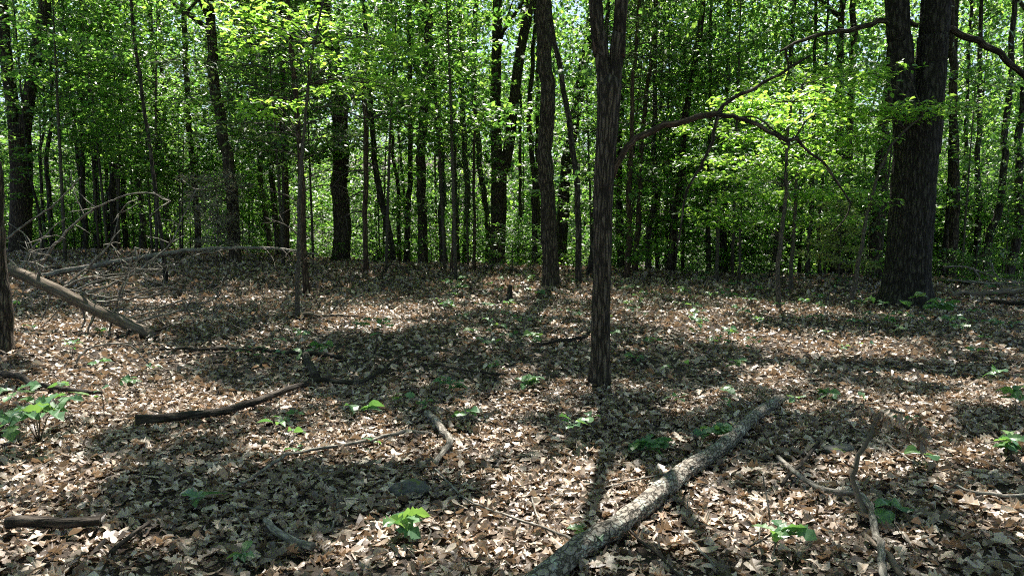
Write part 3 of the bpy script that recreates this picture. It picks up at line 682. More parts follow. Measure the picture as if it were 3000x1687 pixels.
spray_sapling('pale slender sapling with sunlit sprays left of centre', [
    (760, 20, 120, 22, 70, 0), (700, 70, 110, 30, 90, .4), (780, 110, 120, 30, 110, -.3), (700, 145, 70, 20, 60, .3), (860, 60, 130, 40, 130, .6),
    (970, 60, 130, 40, 140, .3), (1060, 110, 110, 35, 120, -.3), (1010, 170, 110, 35, 110, .5), (1110, 150, 110, 30, 90, .2), (1160, 135, 60, 18, 40, 0),
    (800, 300, 85, 25, 90, -.2), (760, 330, 60, 20, 60, .2), (1050, 230, 100, 35, 100, .3), (1120, 245, 90, 25, 80, -.3), (980, 260, 90, 30, 80, .6), (1180, 270, 70, 22, 50, .3), (900, 160, 90, 30, 70, -.6), (650, 12, 60, 14, 30, .2), (820, 350, 50, 15, 30, .3)], size=.115)
MAPL = [(2150, 300, 70, 25, 120, .3), (2230, 330, 110, 30, 220, .6), (2330, 300, 140, 35, 260, .4), (2440, 270, 140, 35, 240, .2), (2500, 320, 120, 40, 220, .6), (2380, 360, 160, 35, 300, -.2),
        (2240, 400, 120, 35, 240, .5), (2380, 430, 150, 35, 280, .6), (2500, 400, 110, 35, 200, .2), (2180, 470, 110, 30, 180, .8), (2300, 500, 120, 35, 200, 0), (2420, 480, 120, 35, 200, .8)]
MAPB = [(2120, 520, 100, 30, 190, .3), (2220, 570, 120, 32, 230, .3), (2350, 570, 120, 32, 210, .3), (2440, 560, 100, 30, 170, 0), (2080, 620, 90, 28, 160, .6), (2180, 650, 110, 30, 180, 0), (2300, 640, 110, 28, 150, .6), (2420, 640, 100, 28, 130, .3), (2060, 380, 90, 30, 150, 1), (2050, 470, 90, 30, 140, 1), (2270, 250, 120, 32, 220, 1), (2400, 220, 130, 32, 200, 1), (2520, 230, 90, 30, 120, .5)]
spray_sapling('slender maple sapling under the drooping dead branch', [(a, b_, c, e, int(n_ * 1.2), f_) for a, b_, c, e, n_, f_ in MAPL], size=.11)
spray_sapling('second maple sapling behind the slender one', [(a, b_, c, e, int(n_ * 1.5), f_) for a, b_, c, e, n_, f_ in MAPB], size=.12, nobj=200)
spray_sapling('slanting sapling crossing in front of the massive oak', [
    (2560, 330, 90, 20, 90, 0), (2650, 320, 110, 22, 130, -.2), (2720, 305, 90, 20, 100, .3), (2780, 320, 100, 22, 100, 0), (2850, 310, 80, 18, 60, .2), (2560, 215, 70, 16, 50, .2), (2640, 190, 60, 14, 30, 0), (2600, 350, 90, 20, 80, .3), (2480, 340, 60, 20, 60, .3), (2580, 590, 50, 30, 40, -.2), (2545, 575, 30, 25, 26, .1), (2700, 345, 70, 18, 60, .4)], size=.105)

# ------------------------------------------------------------------ drooping dead branch of the foreground oak and limbs of the massive oak
def px_tube(name, pts, w, d, m, parent, dz=None, **kw):
    n = len(pts); ds = np.linspace(d, dz, n) if dz else np.full(n, d)
    P = [atdepth(x, y, q) for (x, y), q in zip(pts, ds)]
    R = np.linspace(w[0], w[1], n) * ds / (2 * F)
    return tube(name, P, R, m, parent, **dict(dict(wob=.9), **kw))
oak, _, _, dm = BUILT['dark forked oak standing alone in the middle foreground']
kw = dict(seg=12, step=.05, ridge=.002, rfreq=(6, 6), lump=.12)
px_tube('branch', [(1795, 520), (1806, 485), (1840, 432), (1880, 402), (1950, 371), (2000, 361), (2060, 340), (2107, 334)], (20, 15), dm, 'bark_red', oak, **kw)
px_tube('branch', [(2100, 336), (2180, 350), (2250, 382), (2310, 412), (2335, 404)], (14, 9), dm, 'bark', oak, **kw)
px_tube('branch', [(2330, 402), (2365, 440), (2410, 475), (2460, 545), (2490, 595), (2475, 640), (2440, 680)], (9, 3), dm, 'bark', oak, **kw)
px_tube('branch', [(2098, 336), (2150, 290), (2200, 265), (2260, 230), (2330, 190), (2378, 162)], (12, 6), dm, 'bark', oak, **kw)
px_tube('branch', [(2106, 336), (2088, 410), (2050, 490), (2010, 570), (1998, 640), (1985, 720)], (11, 4), dm, 'bark', oak, **kw)
px_tube('branch', [(2160, 345), (2215, 345), (2270, 385), (2310, 412)], (5, 4), dm, 'bark', oak, **kw)
px_tube('branch', [(2312, 412), (2302, 470), (2301, 540), (2318, 590)], (7, 3), dm, 'bark', oak, **kw)
px_tube('branch', [(2330, 404), (2350, 370), (2375, 345), (2420, 330)], (6, 2), dm, 'bark', oak, **kw)
ARCH = oak.children[-8]
for k, (x0, y0) in enumerate([(1840, 432), (1950, 371), (2000, 361), (2060, 340), (2150, 345), (2200, 355), (2250, 382), (2290, 400), (2160, 285), (2230, 248), (2300, 208), (2085, 412), (2050, 490), (2020, 550), (2390, 462), (2440, 515)]):
    L = rg.uniform(25, 80); a = rg.uniform(-2.6, .6)
    px_tube('twig', [(x0, y0), (x0 + L * .5 * math.cos(a), y0 + L * .5 * math.sin(a) + rg.normal(0, 5)), (x0 + L * math.cos(a + .3), y0 + L * math.sin(a + .3))], (3.2, 1.2), dm, 'bark', ARCH, dz=dm + rg.uniform(-.3, .3), seg=5, step=.06)
# oak sprig on the trunk
big, _, _, db = BUILT['massive twin-stemmed oak with flared base at right']
px_tube('limb', [(2620, 66), (2560, 70), (2500, 82), (2430, 100), (2373, 112), (2320, 135), (2285, 152)], (17, 7), db, 'bark', big, **dict(kw, seg=12))
px_tube('limb', [(2300, 142), (2306, 175), (2310, 210), (2300, 240)], (8, 3), db, 'bark', big, **kw)
px_tube('limb', [(2765, 82), (2800, 88), (2870, 125), (2930, 162), (3000, 222), (3080, 320)], (20, 16), db, 'bark', big, **dict(kw, seg=14))
px_tube('limb', [(2690, 75), (2650, 55), (2600, 65)], (14, 16), db, 'bark', big, **kw)

def dead_branches(label, specs, w=5, m='bark_twig'):
    root, b, axes, d = BUILT[label]; ax = np.array(axes[0])
    for (y0, x1, y1, dy) in specs:
        # start on the trunk at the given picture height
        px, py = project(ax); o = np.argsort(py); xs = np.interp(y0, py[o], px[o]); s = atdepth(xs, y0, d)
        e = atdepth(x1, y1, d + dy); mid = (s + e) / 2 + np.array([0, 0, .08 * np.linalg.norm(e - s)])
        r = w * d / (2 * F); br = tube('dead_branch', [s, mid, e], [r, r * .7, r * .25], m, root, seg=6, step=.15, lump=.15)
        for q in range(4):
            f = rg.uniform(.35, .95); p = s + (e - s) * f + np.array([0, 0, .08 * np.linalg.norm(e - s) * (1 - (2 * f - 1) ** 2)])
            en = p + (e - s) * rg.uniform(.12, .3) + rg.normal(0, .16, 3)
            tube('twig', [p, en], [r * .4, r * .15], m, br, seg=4, step=.3)
cedL = 'shaggy cedar trunk close behind the pale sapling'
dead_branches(cedL, [(230, 1010, 215, .5), (330, 1040, 320, .3), (370, 1060, 350, -.3), (430, 1000, 400, .2), (470, 1010, 440, .4), (530, 985, 500, -.2), (400, 760, 395, .3), (300, 740, 290, .2), (560, 1000, 545, .4), (460, 780, 440, -.3), (600, 790, 560, .1), (640, 960, 640, .4), (700, 780, 640, .3)])
dead_branches('bare dark cedar pole with snapped top at centre left', [(345, 1230, 385, -.4), (355, 1180, 330, .3), (350, 985, 330, .4), (400, 960, 420, 0), (420, 1010, 400, .5), (470, 1120, 520, .3), (500, 990, 520, .4), (300, 1010, 280, .3), (440, 1150, 440, -.3), (560, 1010, 590, .2), (620, 1000, 640, .4)], 6)
for lab, xs in (('tall cedar pole with dead side branches right of the foreground oak', 1), ('second cedar pole with feathery branches right of the foreground oak', 1)):
    dead_branches(lab, [(y, 1850 + s * rg.uniform(60, 170), y - rg.uniform(-30, 45), rg.uniform(-.6, .6)) for y, s in zip(np.linspace(130, 660, 17), [1, -1, 1] * 6)], 4)

# ------------------------------------------------------------------ understorey trees of the far wood
def young_tree(x, y, h, me, cs, label, group, crown_from=.15):
    z = float(H(x, y)); b = np.array([x, y, z - .05]); root = thing('young_tree', label, 'tree', b, group)
    ln = RNG.normal(0, .04, 2) * h
    tube('trunk', [b, b + np.array([ln[0] * .4, 0, h * .5]), b + np.array([ln[0], 0, h])], [.006 * h ** .9 + .008, .005 * h ** .9, .006], 'bark_twig', root, seg=7, step=.8)
    hh = 2.2 if me in SHRUB else 5.5
    put_crown(root, me, b + np.array([ln[0] * .5, 0, h * crown_from]), cs, h * (1.05 - crown_from) / hh, RNG.rand() * 6.28)
ru = np.random.RandomState(21)
n_u = 0
for k in range(130):
    y = ru.uniform(31, 50); tt = ru.uniform(-.74, .78); x = tt * y
    if tt > .12: y = ru.uniform(25, 46); x = tt * y
    young_tree(x, y, ru.uniform(3.0, 10), UNDER[k % 4], ru.uniform(.8, 1.3), 'leafy young tree crowded between the far trunks', 'young trees filling the far wood')
for k in range(90):
    tt = ru.uniform(-.72, .74); c = 24.8 - 9 * tt; y = c + ru.uniform(1.5, 12); sm = k % 3 == 0
    if sm: y = c + ru.uniform(-2.5, 2.0)
    x = tt * y
    young_tree(x, y, ru.uniform(.4, 1.1) if sm else ru.uniform(1.2, 3.6), SHRUB[k % 3], ru.uniform(.3, .6) if sm else ru.uniform(.6, 1.3), 'low leafy bush along the edge of the far wood', 'low bushes at the far edge', .1)
for k in range(40):
    tt = ru.uniform(-.70, .68); c = 24.8 - 9 * tt; y = c + ru.uniform(-3.5, 4.5); x = tt * y
    if min(abs(CX + F * tt - q) for q in (60, 690, 998, 1456, 1615, 1757, 2650)) < 40: continue
    young_tree(x, y, ru.uniform(1.3, 3.4), SHRUB[k % 3], ru.uniform(.55, 1.0), 'low leafy bush along the edge of the far wood', 'low bushes at the far edge', .2)
for k in range(22):
    tt = ru.uniform(.2, .72); y = ru.uniform(18.5, 26); x = tt * y
    young_tree(x, y, ru.uniform(3.2, 5.5), UNDER[k % 4], ru.uniform(.5, .75), 'thin layered maple in the understorey on the right', 'understorey maples on the right', .35)

for k in range(50):
    tt = ru.uniform(-.72, .3); y = ru.uniform(21, 30) - 3 * tt; x = tt * y
    if min(abs(CX + F * tt - q) for q in (20, 90, 130, 660, 690, 998, 1245, 1456, 1500, 1610)) < 55: continue
    young_tree(x, y, ru.uniform(4, 9.5), UNDER[k % 4], ru.uniform(.7, 1.1), 'thin young tree with sunlit leaf layers among the middle trunks', 'young trees among the middle trunks', .38)
for px_, d_, h_, cs_, lab in ((1335, 19.5, 8.5, .95, 'layered maple hanging across the upper centre'), (1130, 21, 8.0, .9, 'layered maple above the snapped cedar pole'), (190, 22, 9, 1.0, 'leafy maple right of the big left forked tree')):
    young_tree((px_ - CX) / F * d_, d_, h_, UNDER[int(px_) % 4], cs_, lab, None, .42)
# far wood that reads as one mass
rf = np.random.RandomState(8); parts = []
ncl = 6000
yy = rf.uniform(48, 100, ncl); xx = rf.uniform(-1, 1, ncl) * (yy * .85 + 6); zz = rf.uniform(0, 1, ncl) ** 1.0 * (10 + .36 * yy)
zz = H(xx, yy) + zz
nl = 56
g = rf.normal(0, 1, (ncl, nl, 3)) * np.array([1.1, 1.1, .45]); p = (np.stack([xx, yy, zz], -1)[:, None, :] + g).reshape(-1, 3); n = len(p)
V, Fc, rn = scatter(KITE, p, rf.rand(n) * 6.28, rf.normal(0, .45, n), rf.normal(0, .45, n), rf.uniform(.7, 1.35, n) * .0058 * p[:, 1])
tr = []
for k in range(70):
    y = rf.uniform(46, 88); x = rf.uniform(-.8, .8) * y; z = float(H(x, y)); r0 = rf.uniform(.08, .22)
    Vt, Fq, UV = tube_arrays([(x, y, z), (x + rf.normal(0, .7), y, z + 9), (x + rf.normal(0, 1.6), y, z + 18)], [r0, r0 * .7, r0 * .25], seg=6, step=9)
    tri = np.vstack([Fq[:, [0, 1, 2]], Fq[:, [0, 2, 3]]]); tr.append((Vt, tri, np.zeros(len(tri))))
V2, F2, r2 = join([(V, Fc, rn)] + tr); mi = np.zeros(len(F2), int); mi[len(Fc):] = 1
tag(link('far_woodland', mesh_np('far_woodland', V2, F2, ['leaf_far', 'bark_far'], rnd=r2, midx=mi, uv=np.zeros((len(F2) * 3, 2)))), 'hazy mass of green woodland beyond the nearer trunks', 'woodland', None, 'stuff')

# ---- describing one of many by what it stands beside
MARKS_FAR = [('big left forked tree', 58), ('stoutest left trunk', 333), ('kinked dark trunk', 418), ('dark left pole pair', 500), ('pale dead bush', 600), ('bowed leaning oak', 690), ('leaning trio', 810), ('thick dark trunk', 998), ('left-leaning centre trunk', 1145), ('straight black trunk', 1240),
    ('crooked centre trunk', 1300), ('low forked tree', 1456), ('straight dark trunk', 1613), ('foreground forked oak', 1760), ('cedar poles', 1850), ('tilted dark trunk', 1970), ('black stump-like trunk', 2121), ('slender maple sapling', 2290), ('two black trunks', 2465), ('massive oak', 2660), ('oak neighbour trunk', 2795), ('dark right edge trunk', 2900)]
MARKS = [('foreground oak', 1757, 1128), ('massive oak', 2652, 897), ('straight dark trunk', 1615, 843), ('bark log', 1900, 1465), ('mossy rock', 2455, 1325), ('dark rock', 1197, 1448), ('dark bent branch', 815, 1153), ('pale sapling', 871, 934), ('slender maple sapling', 2281, 907), ('slanting sapling', 2492, 913),
    ('thin broken stub', 1495, 884), ('curved slim trunk', 1696, 832), ('snapped cedar pole', 1073, 802), ('curled dead branch', 1155, 820), ('pale dead log', 2900, 858), ('dead drooping stem', 2544, 1530), ('left oak seedling', 110, 1300), ('fallen tree root', 455, 985), ('crooked mottled piece', 1304, 1270), ('tip of the bark log', 2288, 1166), ('tall cedar poles', 1848, 818)]
ORD = ['nearest', 'second nearest', 'third nearest', 'fourth nearest', 'fifth nearest', 'sixth nearest', 'seventh nearest', 'eighth nearest', 'ninth nearest', 'tenth nearest', 'eleventh nearest', 'twelfth nearest']
def name_each(objs, what, far):
    grp = {}
    for o, wh in objs:
        px, py = project(np.array(o.location)); px, py = float(px[0]), float(py[0])
        if far:
            k = min(MARKS_FAR, key=lambda q: abs(q[1] - px)); dx = px - k[1]
            rel = 'behind the' if abs(dx) < 14 else ('right of the' if dx > 0 else 'left of the'); dist = abs(dx) + .001 * o.location[1]
        else:
            k = min(MARKS, key=lambda q: math.hypot(q[1] - px, 2 * (q[2] - py))); dx, dy = px - k[1], py - k[2]
            rel = ('right of the' if dx > 0 else 'left of the') if abs(dx) > 1.3 * abs(dy) else ('in front of the' if dy > 0 else 'behind the'); dist = math.hypot(dx, 2 * dy)
        grp.setdefault('%s %s %s' % (wh or what, rel, k[0]), []).append((dist, o))
    for lab, L in grp.items():
        L.sort(key=lambda q: q[0])
        for n_, (_, o) in enumerate(L):
            o['label'] = lab if len(L) == 1 else lab + ', ' + (ORD[n_] if n_ < len(ORD) else 'number %d outward from' % (n_ + 1)) + ' it'
name_each([(o, None) for o in COL.objects if o.get('group') == 'young trees filling the far wood'], 'leafy far young tree', True)
name_each([(o, None) for o in COL.objects if o.get('group') == 'low bushes at the far edge'], 'low leafy bush', True)
name_each([(o, None) for o in COL.objects if o.get('group') == 'young trees among the middle trunks'], 'thin layered young tree', True)
name_each([(o, None) for o in COL.objects if o.get('group') == 'understorey maples on the right'], 'layered understorey maple', True)

# ------------------------------------------------------------------ fallen wood
def on_ground(pts, w, lift=0.4):
    P = []; R = []
    for k, (x, y) in enumerate(pts):
        ww = w[0] + (w[1] - w[0]) * k / (len(pts) - 1); h = hit(x, y); r = ww * np.linalg.norm(h[:2]) / (2 * F); h = hit(x, y, 60.0, r * lift + .04); r = ww * np.linalg.norm(h[:2]) / (2 * F)
        P.append(np.array([h[0], h[1], float(H(h[0], h[1])) + r * lift + .04])); R.append(r)
    return P, R
def ground_stick(name, label, cat, pts, w, m, lift=.5, group=None, **kw):
    P, R = on_ground(pts, w, lift); root = thing(name, label, cat, P[0], group)
    tube('stem', P, R, m, root, **dict(dict(seg=9, step=.05, lump=.16, wob=.9), **kw)); return root, P, R

# barky log, lower right
lr, lp, lR = ground_stick('fallen_log', 'grey furrowed bark log lying diagonally in the right foreground', 'log',
    [(1470, 1790), (1560, 1722), (1630, 1668), (1700, 1606), (1812, 1538), (1908, 1464), (2003, 1384), (2075, 1340), (2150, 1283), (2200, 1228), (2288, 1166)], (84, 26), 'log_bark', .5, seg=56, step=.02, ridge=.009, rfreq=(15, 14), lump=.09, wob=.16)
# left fallen tree, propped on its branches
root = thing('fallen_tree', 'weathered fallen tree with bare branches propped up at left', 'fallen tree', hit(455, 992))
D0, D1 = hit(455, 990)[1], 10.9
tk = [(452, 984), (400, 962), (330, 930), (250, 890), (150, 842), (60, 803), (10, 786), (-60, 770)]
px_tube('trunk', tk, (40, 29), D0, 'wood_dead', root, dz=D1, seg=28, step=.05, ridge=.005, rfreq=(9, 2), lump=.07, wob=.12)
for pts in ([(440, 975), (470, 965), (505, 950)], [(430, 985), (455, 998), (468, 1012)], [(415, 980), (420, 1000), (400, 1012)], [(380, 965), (372, 990), (366, 1005)]):
    px_tube('splinter', pts, (12, 3), D0, 'log_dark', root, seg=7, step=.04, lump=.3)
BR = [([(112, 815), (130, 760), (161, 714), (217, 658), (280, 609), (373, 571), (447, 567), (500, 590)], 8), ([(62, 800), (87, 739), (120, 700), (168, 655)], 8),
      ([(180, 850), (248, 789), (323, 714), (348, 627)], 7), ([(230, 868), (373, 814), (435, 770), (500, 714), (525, 660), (575, 555)], 7),
      ([(255, 887), (381, 877), (477, 857), (545, 812)], 8), ([(293, 911), (443, 904), (558, 874), (640, 870)], 6), ([(354, 938), (477, 911), (627, 918)], 5), ([(400, 945), (545, 904), (633, 874)], 6),
      ([(180, 848), (260, 812), (380, 800), (480, 790)], 7), ([(200, 858), (300, 820), (420, 800), (590, 742)], 6), ([(330, 925), (355, 850), (380, 780), (395, 725)], 5), ([(130, 830), (105, 770), (95, 735)], 4),
      ([(60, 800), (30, 760), (-20, 735)], 5), ([(20, 700), (100, 640), (170, 590), (235, 520)], 5), ([(90, 815), (60, 870), (42, 900)], 5), ([(150, 845), (140, 900), (118, 945)], 6), ([(240, 892), (250, 940), (232, 970)], 7),
      ([(200, 870), (160, 920), (120, 960)], 4), ([(285, 912), (262, 960), (255, 985)], 8), ([(330, 935), (322, 965), (315, 985)], 6), ([(150, 835), (210, 850), (330, 870), (470, 842), (560, 830)], 5), ([(410, 812), (460, 828), (540, 850), (600, 846)], 4), ([(250, 640), (215, 560), (208, 500)], 3), ([(95, 735), (75, 690), (20, 650)], 3)]
BO = []
for pts, ww in BR:
    k = np.clip((452 - pts[0][0]) / 440, 0, 1); dd0 = D0 + (D1 - D0) * k
    o = px_tube('branch', pts, (ww * 1.25, 2.6), dd0, 'wood_grey', root, dz=dd0 + RNG.uniform(-.6, .5) if len(pts) > 3 else None, seg=7, step=.07, lump=.2); BO.append(o)
for k in range(96):
    pts, ww = BR[k % 12]; q = RNG.randint(1, len(pts)); x0, y0 = pts[q]; x2, y2 = x0 + RNG.normal(20, 55), y0 + RNG.normal(-5, 40)
    px_tube('twig', [(x0, y0), ((x0 + x2) / 2 + RNG.normal(0, 6), (y0 + y2) / 2 + RNG.normal(0, 6)), (x2, y2)], (3.8, 1.6), D0 + RNG.uniform(-.1, .3), 'wood_grey', BO[k % 12], seg=4, step=.12)
# arched fallen trunk behind
b = hit(116, 812); root = thing('fallen_tree', 'long arched fallen trunk behind the weathered fallen tree', 'fallen tree', b)
AR = [(60, 826), (116, 811), (233, 786), (408, 757), (524, 737), (640, 727), (740, 726), (815, 729), (862, 735), (930, 745)]
px_tube('trunk', AR, (19, 5), 17.5, 'wood_grey', root, dz=15.5, seg=14, step=.12, ridge=.003, rfreq=(6, 2), lump=.06, wob=.3)
for k in range(44):
    x0 = RNG.uniform(300, 930); y0 = np.interp(x0, [q[0] for q in AR], [q[1] for q in AR]); dk = np.interp(x0, [60, 930], [17.5, 15.5])
    L = RNG.uniform(30, 90); sg = RNG.choice([-1, 1, 1])
    px_tube('branch', [(x0, y0), (x0 + sg * L * .35, y0 + L * .35), (x0 + sg * L * .6 + RNG.normal(0, 12), y0 + L * RNG.uniform(.6, 1.0))], (3.5, 1.2), dk, 'bark_twig', root, dz=dk + RNG.uniform(-.8, .8), seg=5, step=.15)
# right dead log and branches
ground_stick('fallen_log', 'pale sunlit dead log beyond the massive oak at right edge', 'log', [(2786, 866), (2850, 858), (2930, 856), (2995, 852), (3070, 850)], (10, 16), 'wood_dead', 1.4, seg=16, lump=.16)
ground_stick('fallen_log', 'dark rotten log under the pale dead log at right edge', 'log', [(2900, 884), (2960, 886), (3060, 888)], (10, 12), 'log_dark', .8, seg=14)
root = thing('dead_branch', 'tangle of bare dead branches above the pale log at right', 'branch', hit(2900, 850))
for pts in ([(2764, 782), (2830, 782), (2880, 800), (2960, 822), (3040, 828)], [(2830, 822), (2900, 830), (3000, 826), (3060, 820)], [(2880, 800), (2905, 790), (2925, 810)], [(2905, 770), (2912, 800), (2930, 822)], [(2850, 785), (2870, 810), (2860, 835)], [(2770, 820), (2850, 826), (2940, 835), (3020, 838)]):
    px_tube('branch', pts, (6, 2.5), 15.6, 'wood_grey', root, seg=6, step=.12, lump=.15)

SB = [('dark branch', 'dark bent fallen branch lying across the left middle ground', [(396, 1229), (520, 1222), (640, 1205), (740, 1180), (815, 1153), (880, 1128), (943, 1112), (1048, 1118), (1130, 1077), (1176, 1042)], (25, 9), 'log_dark'),
      ('stub', 'short mottled broken stub joining the dark bent branch', [(893, 1035), (905, 1065), (925, 1108)], (19, 24), 'log_dark'),
      ('b', 'thin dark branch lying level behind the bent branch', [(520, 1021), (640, 1024), (815, 1030), (910, 1034), (1002, 1044)], (9, 14), 'log_dark'),
      ('b', 'grey curved stick pointing at the crooked mottled piece', [(838, 1330), (930, 1317), (1048, 1298), (1140, 1275), (1200, 1263), (1264, 1270)], (9, 13), 'wood_grey'),
      ('b', 'crooked mottled piece of branch in the centre foreground', [(1252, 1211), (1280, 1240), (1304, 1270), (1318, 1297), (1298, 1325), (1275, 1360)], (24, 17), 'wood_grey'),
      ('b', 'long pale twig running to the bark log', [(1275, 1374), (1320, 1418), (1374, 1467), (1490, 1514), (1560, 1535), (1630, 1560), (1700, 1592), (1750, 1618)], (6, 9), 'wood_grey'),
      ('b', 'curved grey stick at lower left of centre', [(780, 1525), (805, 1555), (838, 1572), (870, 1592), (915, 1603)], (20, 24), 'wood_grey'),
      ('b', 'dark half buried log in the lower left shade', [(20, 1535), (120, 1531), (200, 1534), (290, 1530)], (30, 24), 'log_dark'),
      ('b', 'brown stick behind the left oak seedling', [(10, 1095), (90, 1120), (218, 1147), (300, 1152)], (17, 9), 'log_dark'),
      ('b', 'dark slanting stick in the lower left shade', [(325, 1618), (380, 1575), (440, 1530)], (14, 11), 'log_dark'),
      ('b', 'thin bent stick leading to the grey curved stick', [(690, 1425), (760, 1385), (824, 1342), (845, 1328)], (8, 10), 'wood_grey'),
      ('b', 'lichen covered branch curving through the right foreground', [(2279, 1338), (2349, 1397), (2419, 1437), (2494, 1446), (2541, 1472), (2558, 1530), (2572, 1580), (2582, 1640), (2584, 1720)], (12, 20), 'wood_grey'),
      ('b', 'brown stick crossing the lichen branch at the bottom', [(2532, 1565), (2570, 1600), (2611, 1637), (2650, 1700)], (13, 17), 'wood_dead'),
      ('b', 'dark stick leaning toward the mossy rock', [(2291, 1422), (2345, 1360), (2401, 1296)], (12, 8), 'log_dark'),
      ('b', 'straight pale twig right of the dead drooping stem', [(2599, 1301), (2640, 1332), (2690, 1364)], (6, 5), 'wood_grey'),
      ('b', 'thin twig slanting left of the bottom right seedling', [(2000, 1562), (2050, 1610), (2095, 1660)], (8, 7), 'wood_grey'),
      ('b', 'dark twig below the bark log running to the bottom', [(1832, 1539), (1870, 1580), (1930, 1630), (2000, 1700)], (7, 9), 'log_dark'),
      ('b', 'short twig standing above the long pale twig', [(1553, 1426), (1562, 1475), (1576, 1525)], (6, 6), 'wood_grey'),
      ('b', 'twig reaching left from the bark log', [(1768, 1428), (1860, 1408), (1960, 1386), (2010, 1382)], (4, 8), 'wood_grey'),
      ('b', 'bent twig with a hook in the left foreground', [(974, 1422), (984, 1450), (991, 1504), (980, 1530), (967, 1560)], (7, 6), 'wood_grey'),
      ('b', 'long thin pale twig lying behind the bark log tip', [(2020, 1120), (2100, 1140), (2200, 1180)], (5, 4), 'wood_grey'),
      ('b', 'dark twig along the right picture edge', [(2900, 1260), (2950, 1310), (2985, 1350), (3010, 1390)], (6, 9), 'log_dark'),
      ('b', 'buried lichen stick at the right middle ground', [(2779, 1420), (2860, 1445), (2940, 1455), (3010, 1450)], (8, 12), 'wood_grey'),
      ('b', 'brown rotten branch under the pale sapling', [(880, 922), (960, 925), (1050, 924)], (10, 7), 'wood_dead'),
      ('b', 'dark stick left of the foreground oak base', [(1560, 1010), (1640, 1000), (1720, 985)], (8, 12), 'log_dark'),
      ('b', 'slanting dark stick right of the foreground oak base', [(1845, 1035), (1870, 1065), (1885, 1075)], (10, 7), 'log_dark'),
      ('b', 'faint long stick lying in the central shade', [(1270, 1065), (1360, 1085), (1480, 1100)], (6, 6), 'log_dark')]
for _, lab, pts, ww, m in SB:
    ground_stick('fallen_branch' if max(ww) > 11 else 'twig', lab, 'branch' if max(ww) > 11 else 'twig', pts, ww, m, 1.0 if max(ww) < 12 else (1.1 if len(pts) > 8 else .6), wob=.3 if max(ww) > 20 else .8, seg=12 if max(ww) > 15 else 7, ridge=.002 if max(ww) > 15 else 0, rfreq=(6, 8))
# twigs standing free of the ground
def px_stick(label, pts, w, m, d, cat='twig', name='twig', dz=None):
    P0 = atdepth(*pts[0], d); root = thing(name, label, cat, P0); px_tube('stem', pts, w, d, m, root, dz=dz, seg=7, step=.05, lump=.15); return root
px_stick('upright thin twig right of the bark log', [(2256, 1527), (2248, 1460), (2233, 1388)], (7, 4), 'wood_grey', hit(2256, 1527)[1])
px_stick('arching pale twig in front of the fallen tree', [(218, 1080), (235, 1045), (272, 1017), (330, 1008), (381, 1013), (436, 1068)], (7, 4), 'wood_grey', hit(218, 1082)[1])
px_stick('dark curled dead branch arching at the far centre', [(1121, 822), (1122, 800), (1130, 786), (1150, 774), (1172, 784), (1186, 783), (1200, 812)], (6, 3), 'log_dark', hit(1121, 824)[1], 'branch', 'fallen_branch')
rt = thing('stump', 'small thin broken stub standing in the far middle ground', 'stump', hit(1495, 884)); px_tube('stem', [(1495, 886), (1494, 860), (1496, 832)], (16, 12), hit(1495, 884)[1], 'log_dark', rt, seg=12, step=.04, lump=.15, flare=.4, flare_h=.08)
# dead drooping stem with its tuft of withered leaves
dst = hit(2544, 1530)[1]; root = thing('dead_sapling', 'dead drooping stem topped with a tuft of withered leaves', 'sapling', hit(2544, 1530))
px_tube('stem', [(2546, 1532), (2512, 1437), (2503, 1356), (2535, 1304), (2556, 1251), (2570, 1225), (2600, 1202), (2650, 1212)], (17, 7), dst, 'wood_dead', root, dz=dst + .25, seg=10, step=.03, lump=.12)
px_tube('branch', [(2503, 1370), (2485, 1362), (2470, 1350)], (7, 3), dst, 'bark_red', root, seg=6, step=.05)
for k in range(70):
    xx = RNG.uniform(0, 1) ** .8
    p = atdepth(2535 + 175 * xx, 1200 + 10 * math.sin(xx * 3) + 60 * xx * xx + RNG.uniform(-6, 50), dst + .2 + RNG.uniform(-.08, .15))
    o = link('withered_leaf', dl[k % 14], root); s = RNG.uniform(.06, .11); o.location = p - np.array(root.location); o.scale = (s * .7, s, s * 1.6); o.rotation_euler = (RNG.normal(-.9, .4), RNG.normal(0, .6), RNG.rand() * 6.28)
# scattered twigs nobody could count
rt_ = np.random.RandomState(4); tw = []
for k in range(650):
    y = math.sqrt(rt_.uniform(2.6 ** 2, 15 ** 2)); x = rt_.uniform(-1, 1) * (y * .72 + .3); L = rt_.uniform(.08, .45); a = rt_.rand() * 3.14
    p0 = np.array([x, y, 0.]); p1 = p0 + np.array([math.cos(a) * L, math.sin(a) * L, 0]); pm = (p0 + p1) / 2 + np.array([*rt_.normal(0, .03, 2), 0])
    for q, hz in ((p0, .03), (pm, .045), (p1, .035)): q[2] = float(H(q[0], q[1])) + hz + rt_.uniform(0, .02)
    r0 = rt_.uniform(.0018, .005); V, Fq, UV = tube_arrays([p0, pm, p1], [r0, r0 * .8, r0 * .5], seg=4, step=.2)
    tw.append((V, Fq, np.repeat(np.zeros(1), len(Fq))))
V, Fq, r = join(tw)
tag(link('twig_litter', mesh_np('twig_litter', V, Fq, 'wood_grey', uv=np.random.RandomState(2).rand(len(Fq) * 4, 2) * .3), floor), kind='stuff', label='fine broken twigs scattered through the leaves')

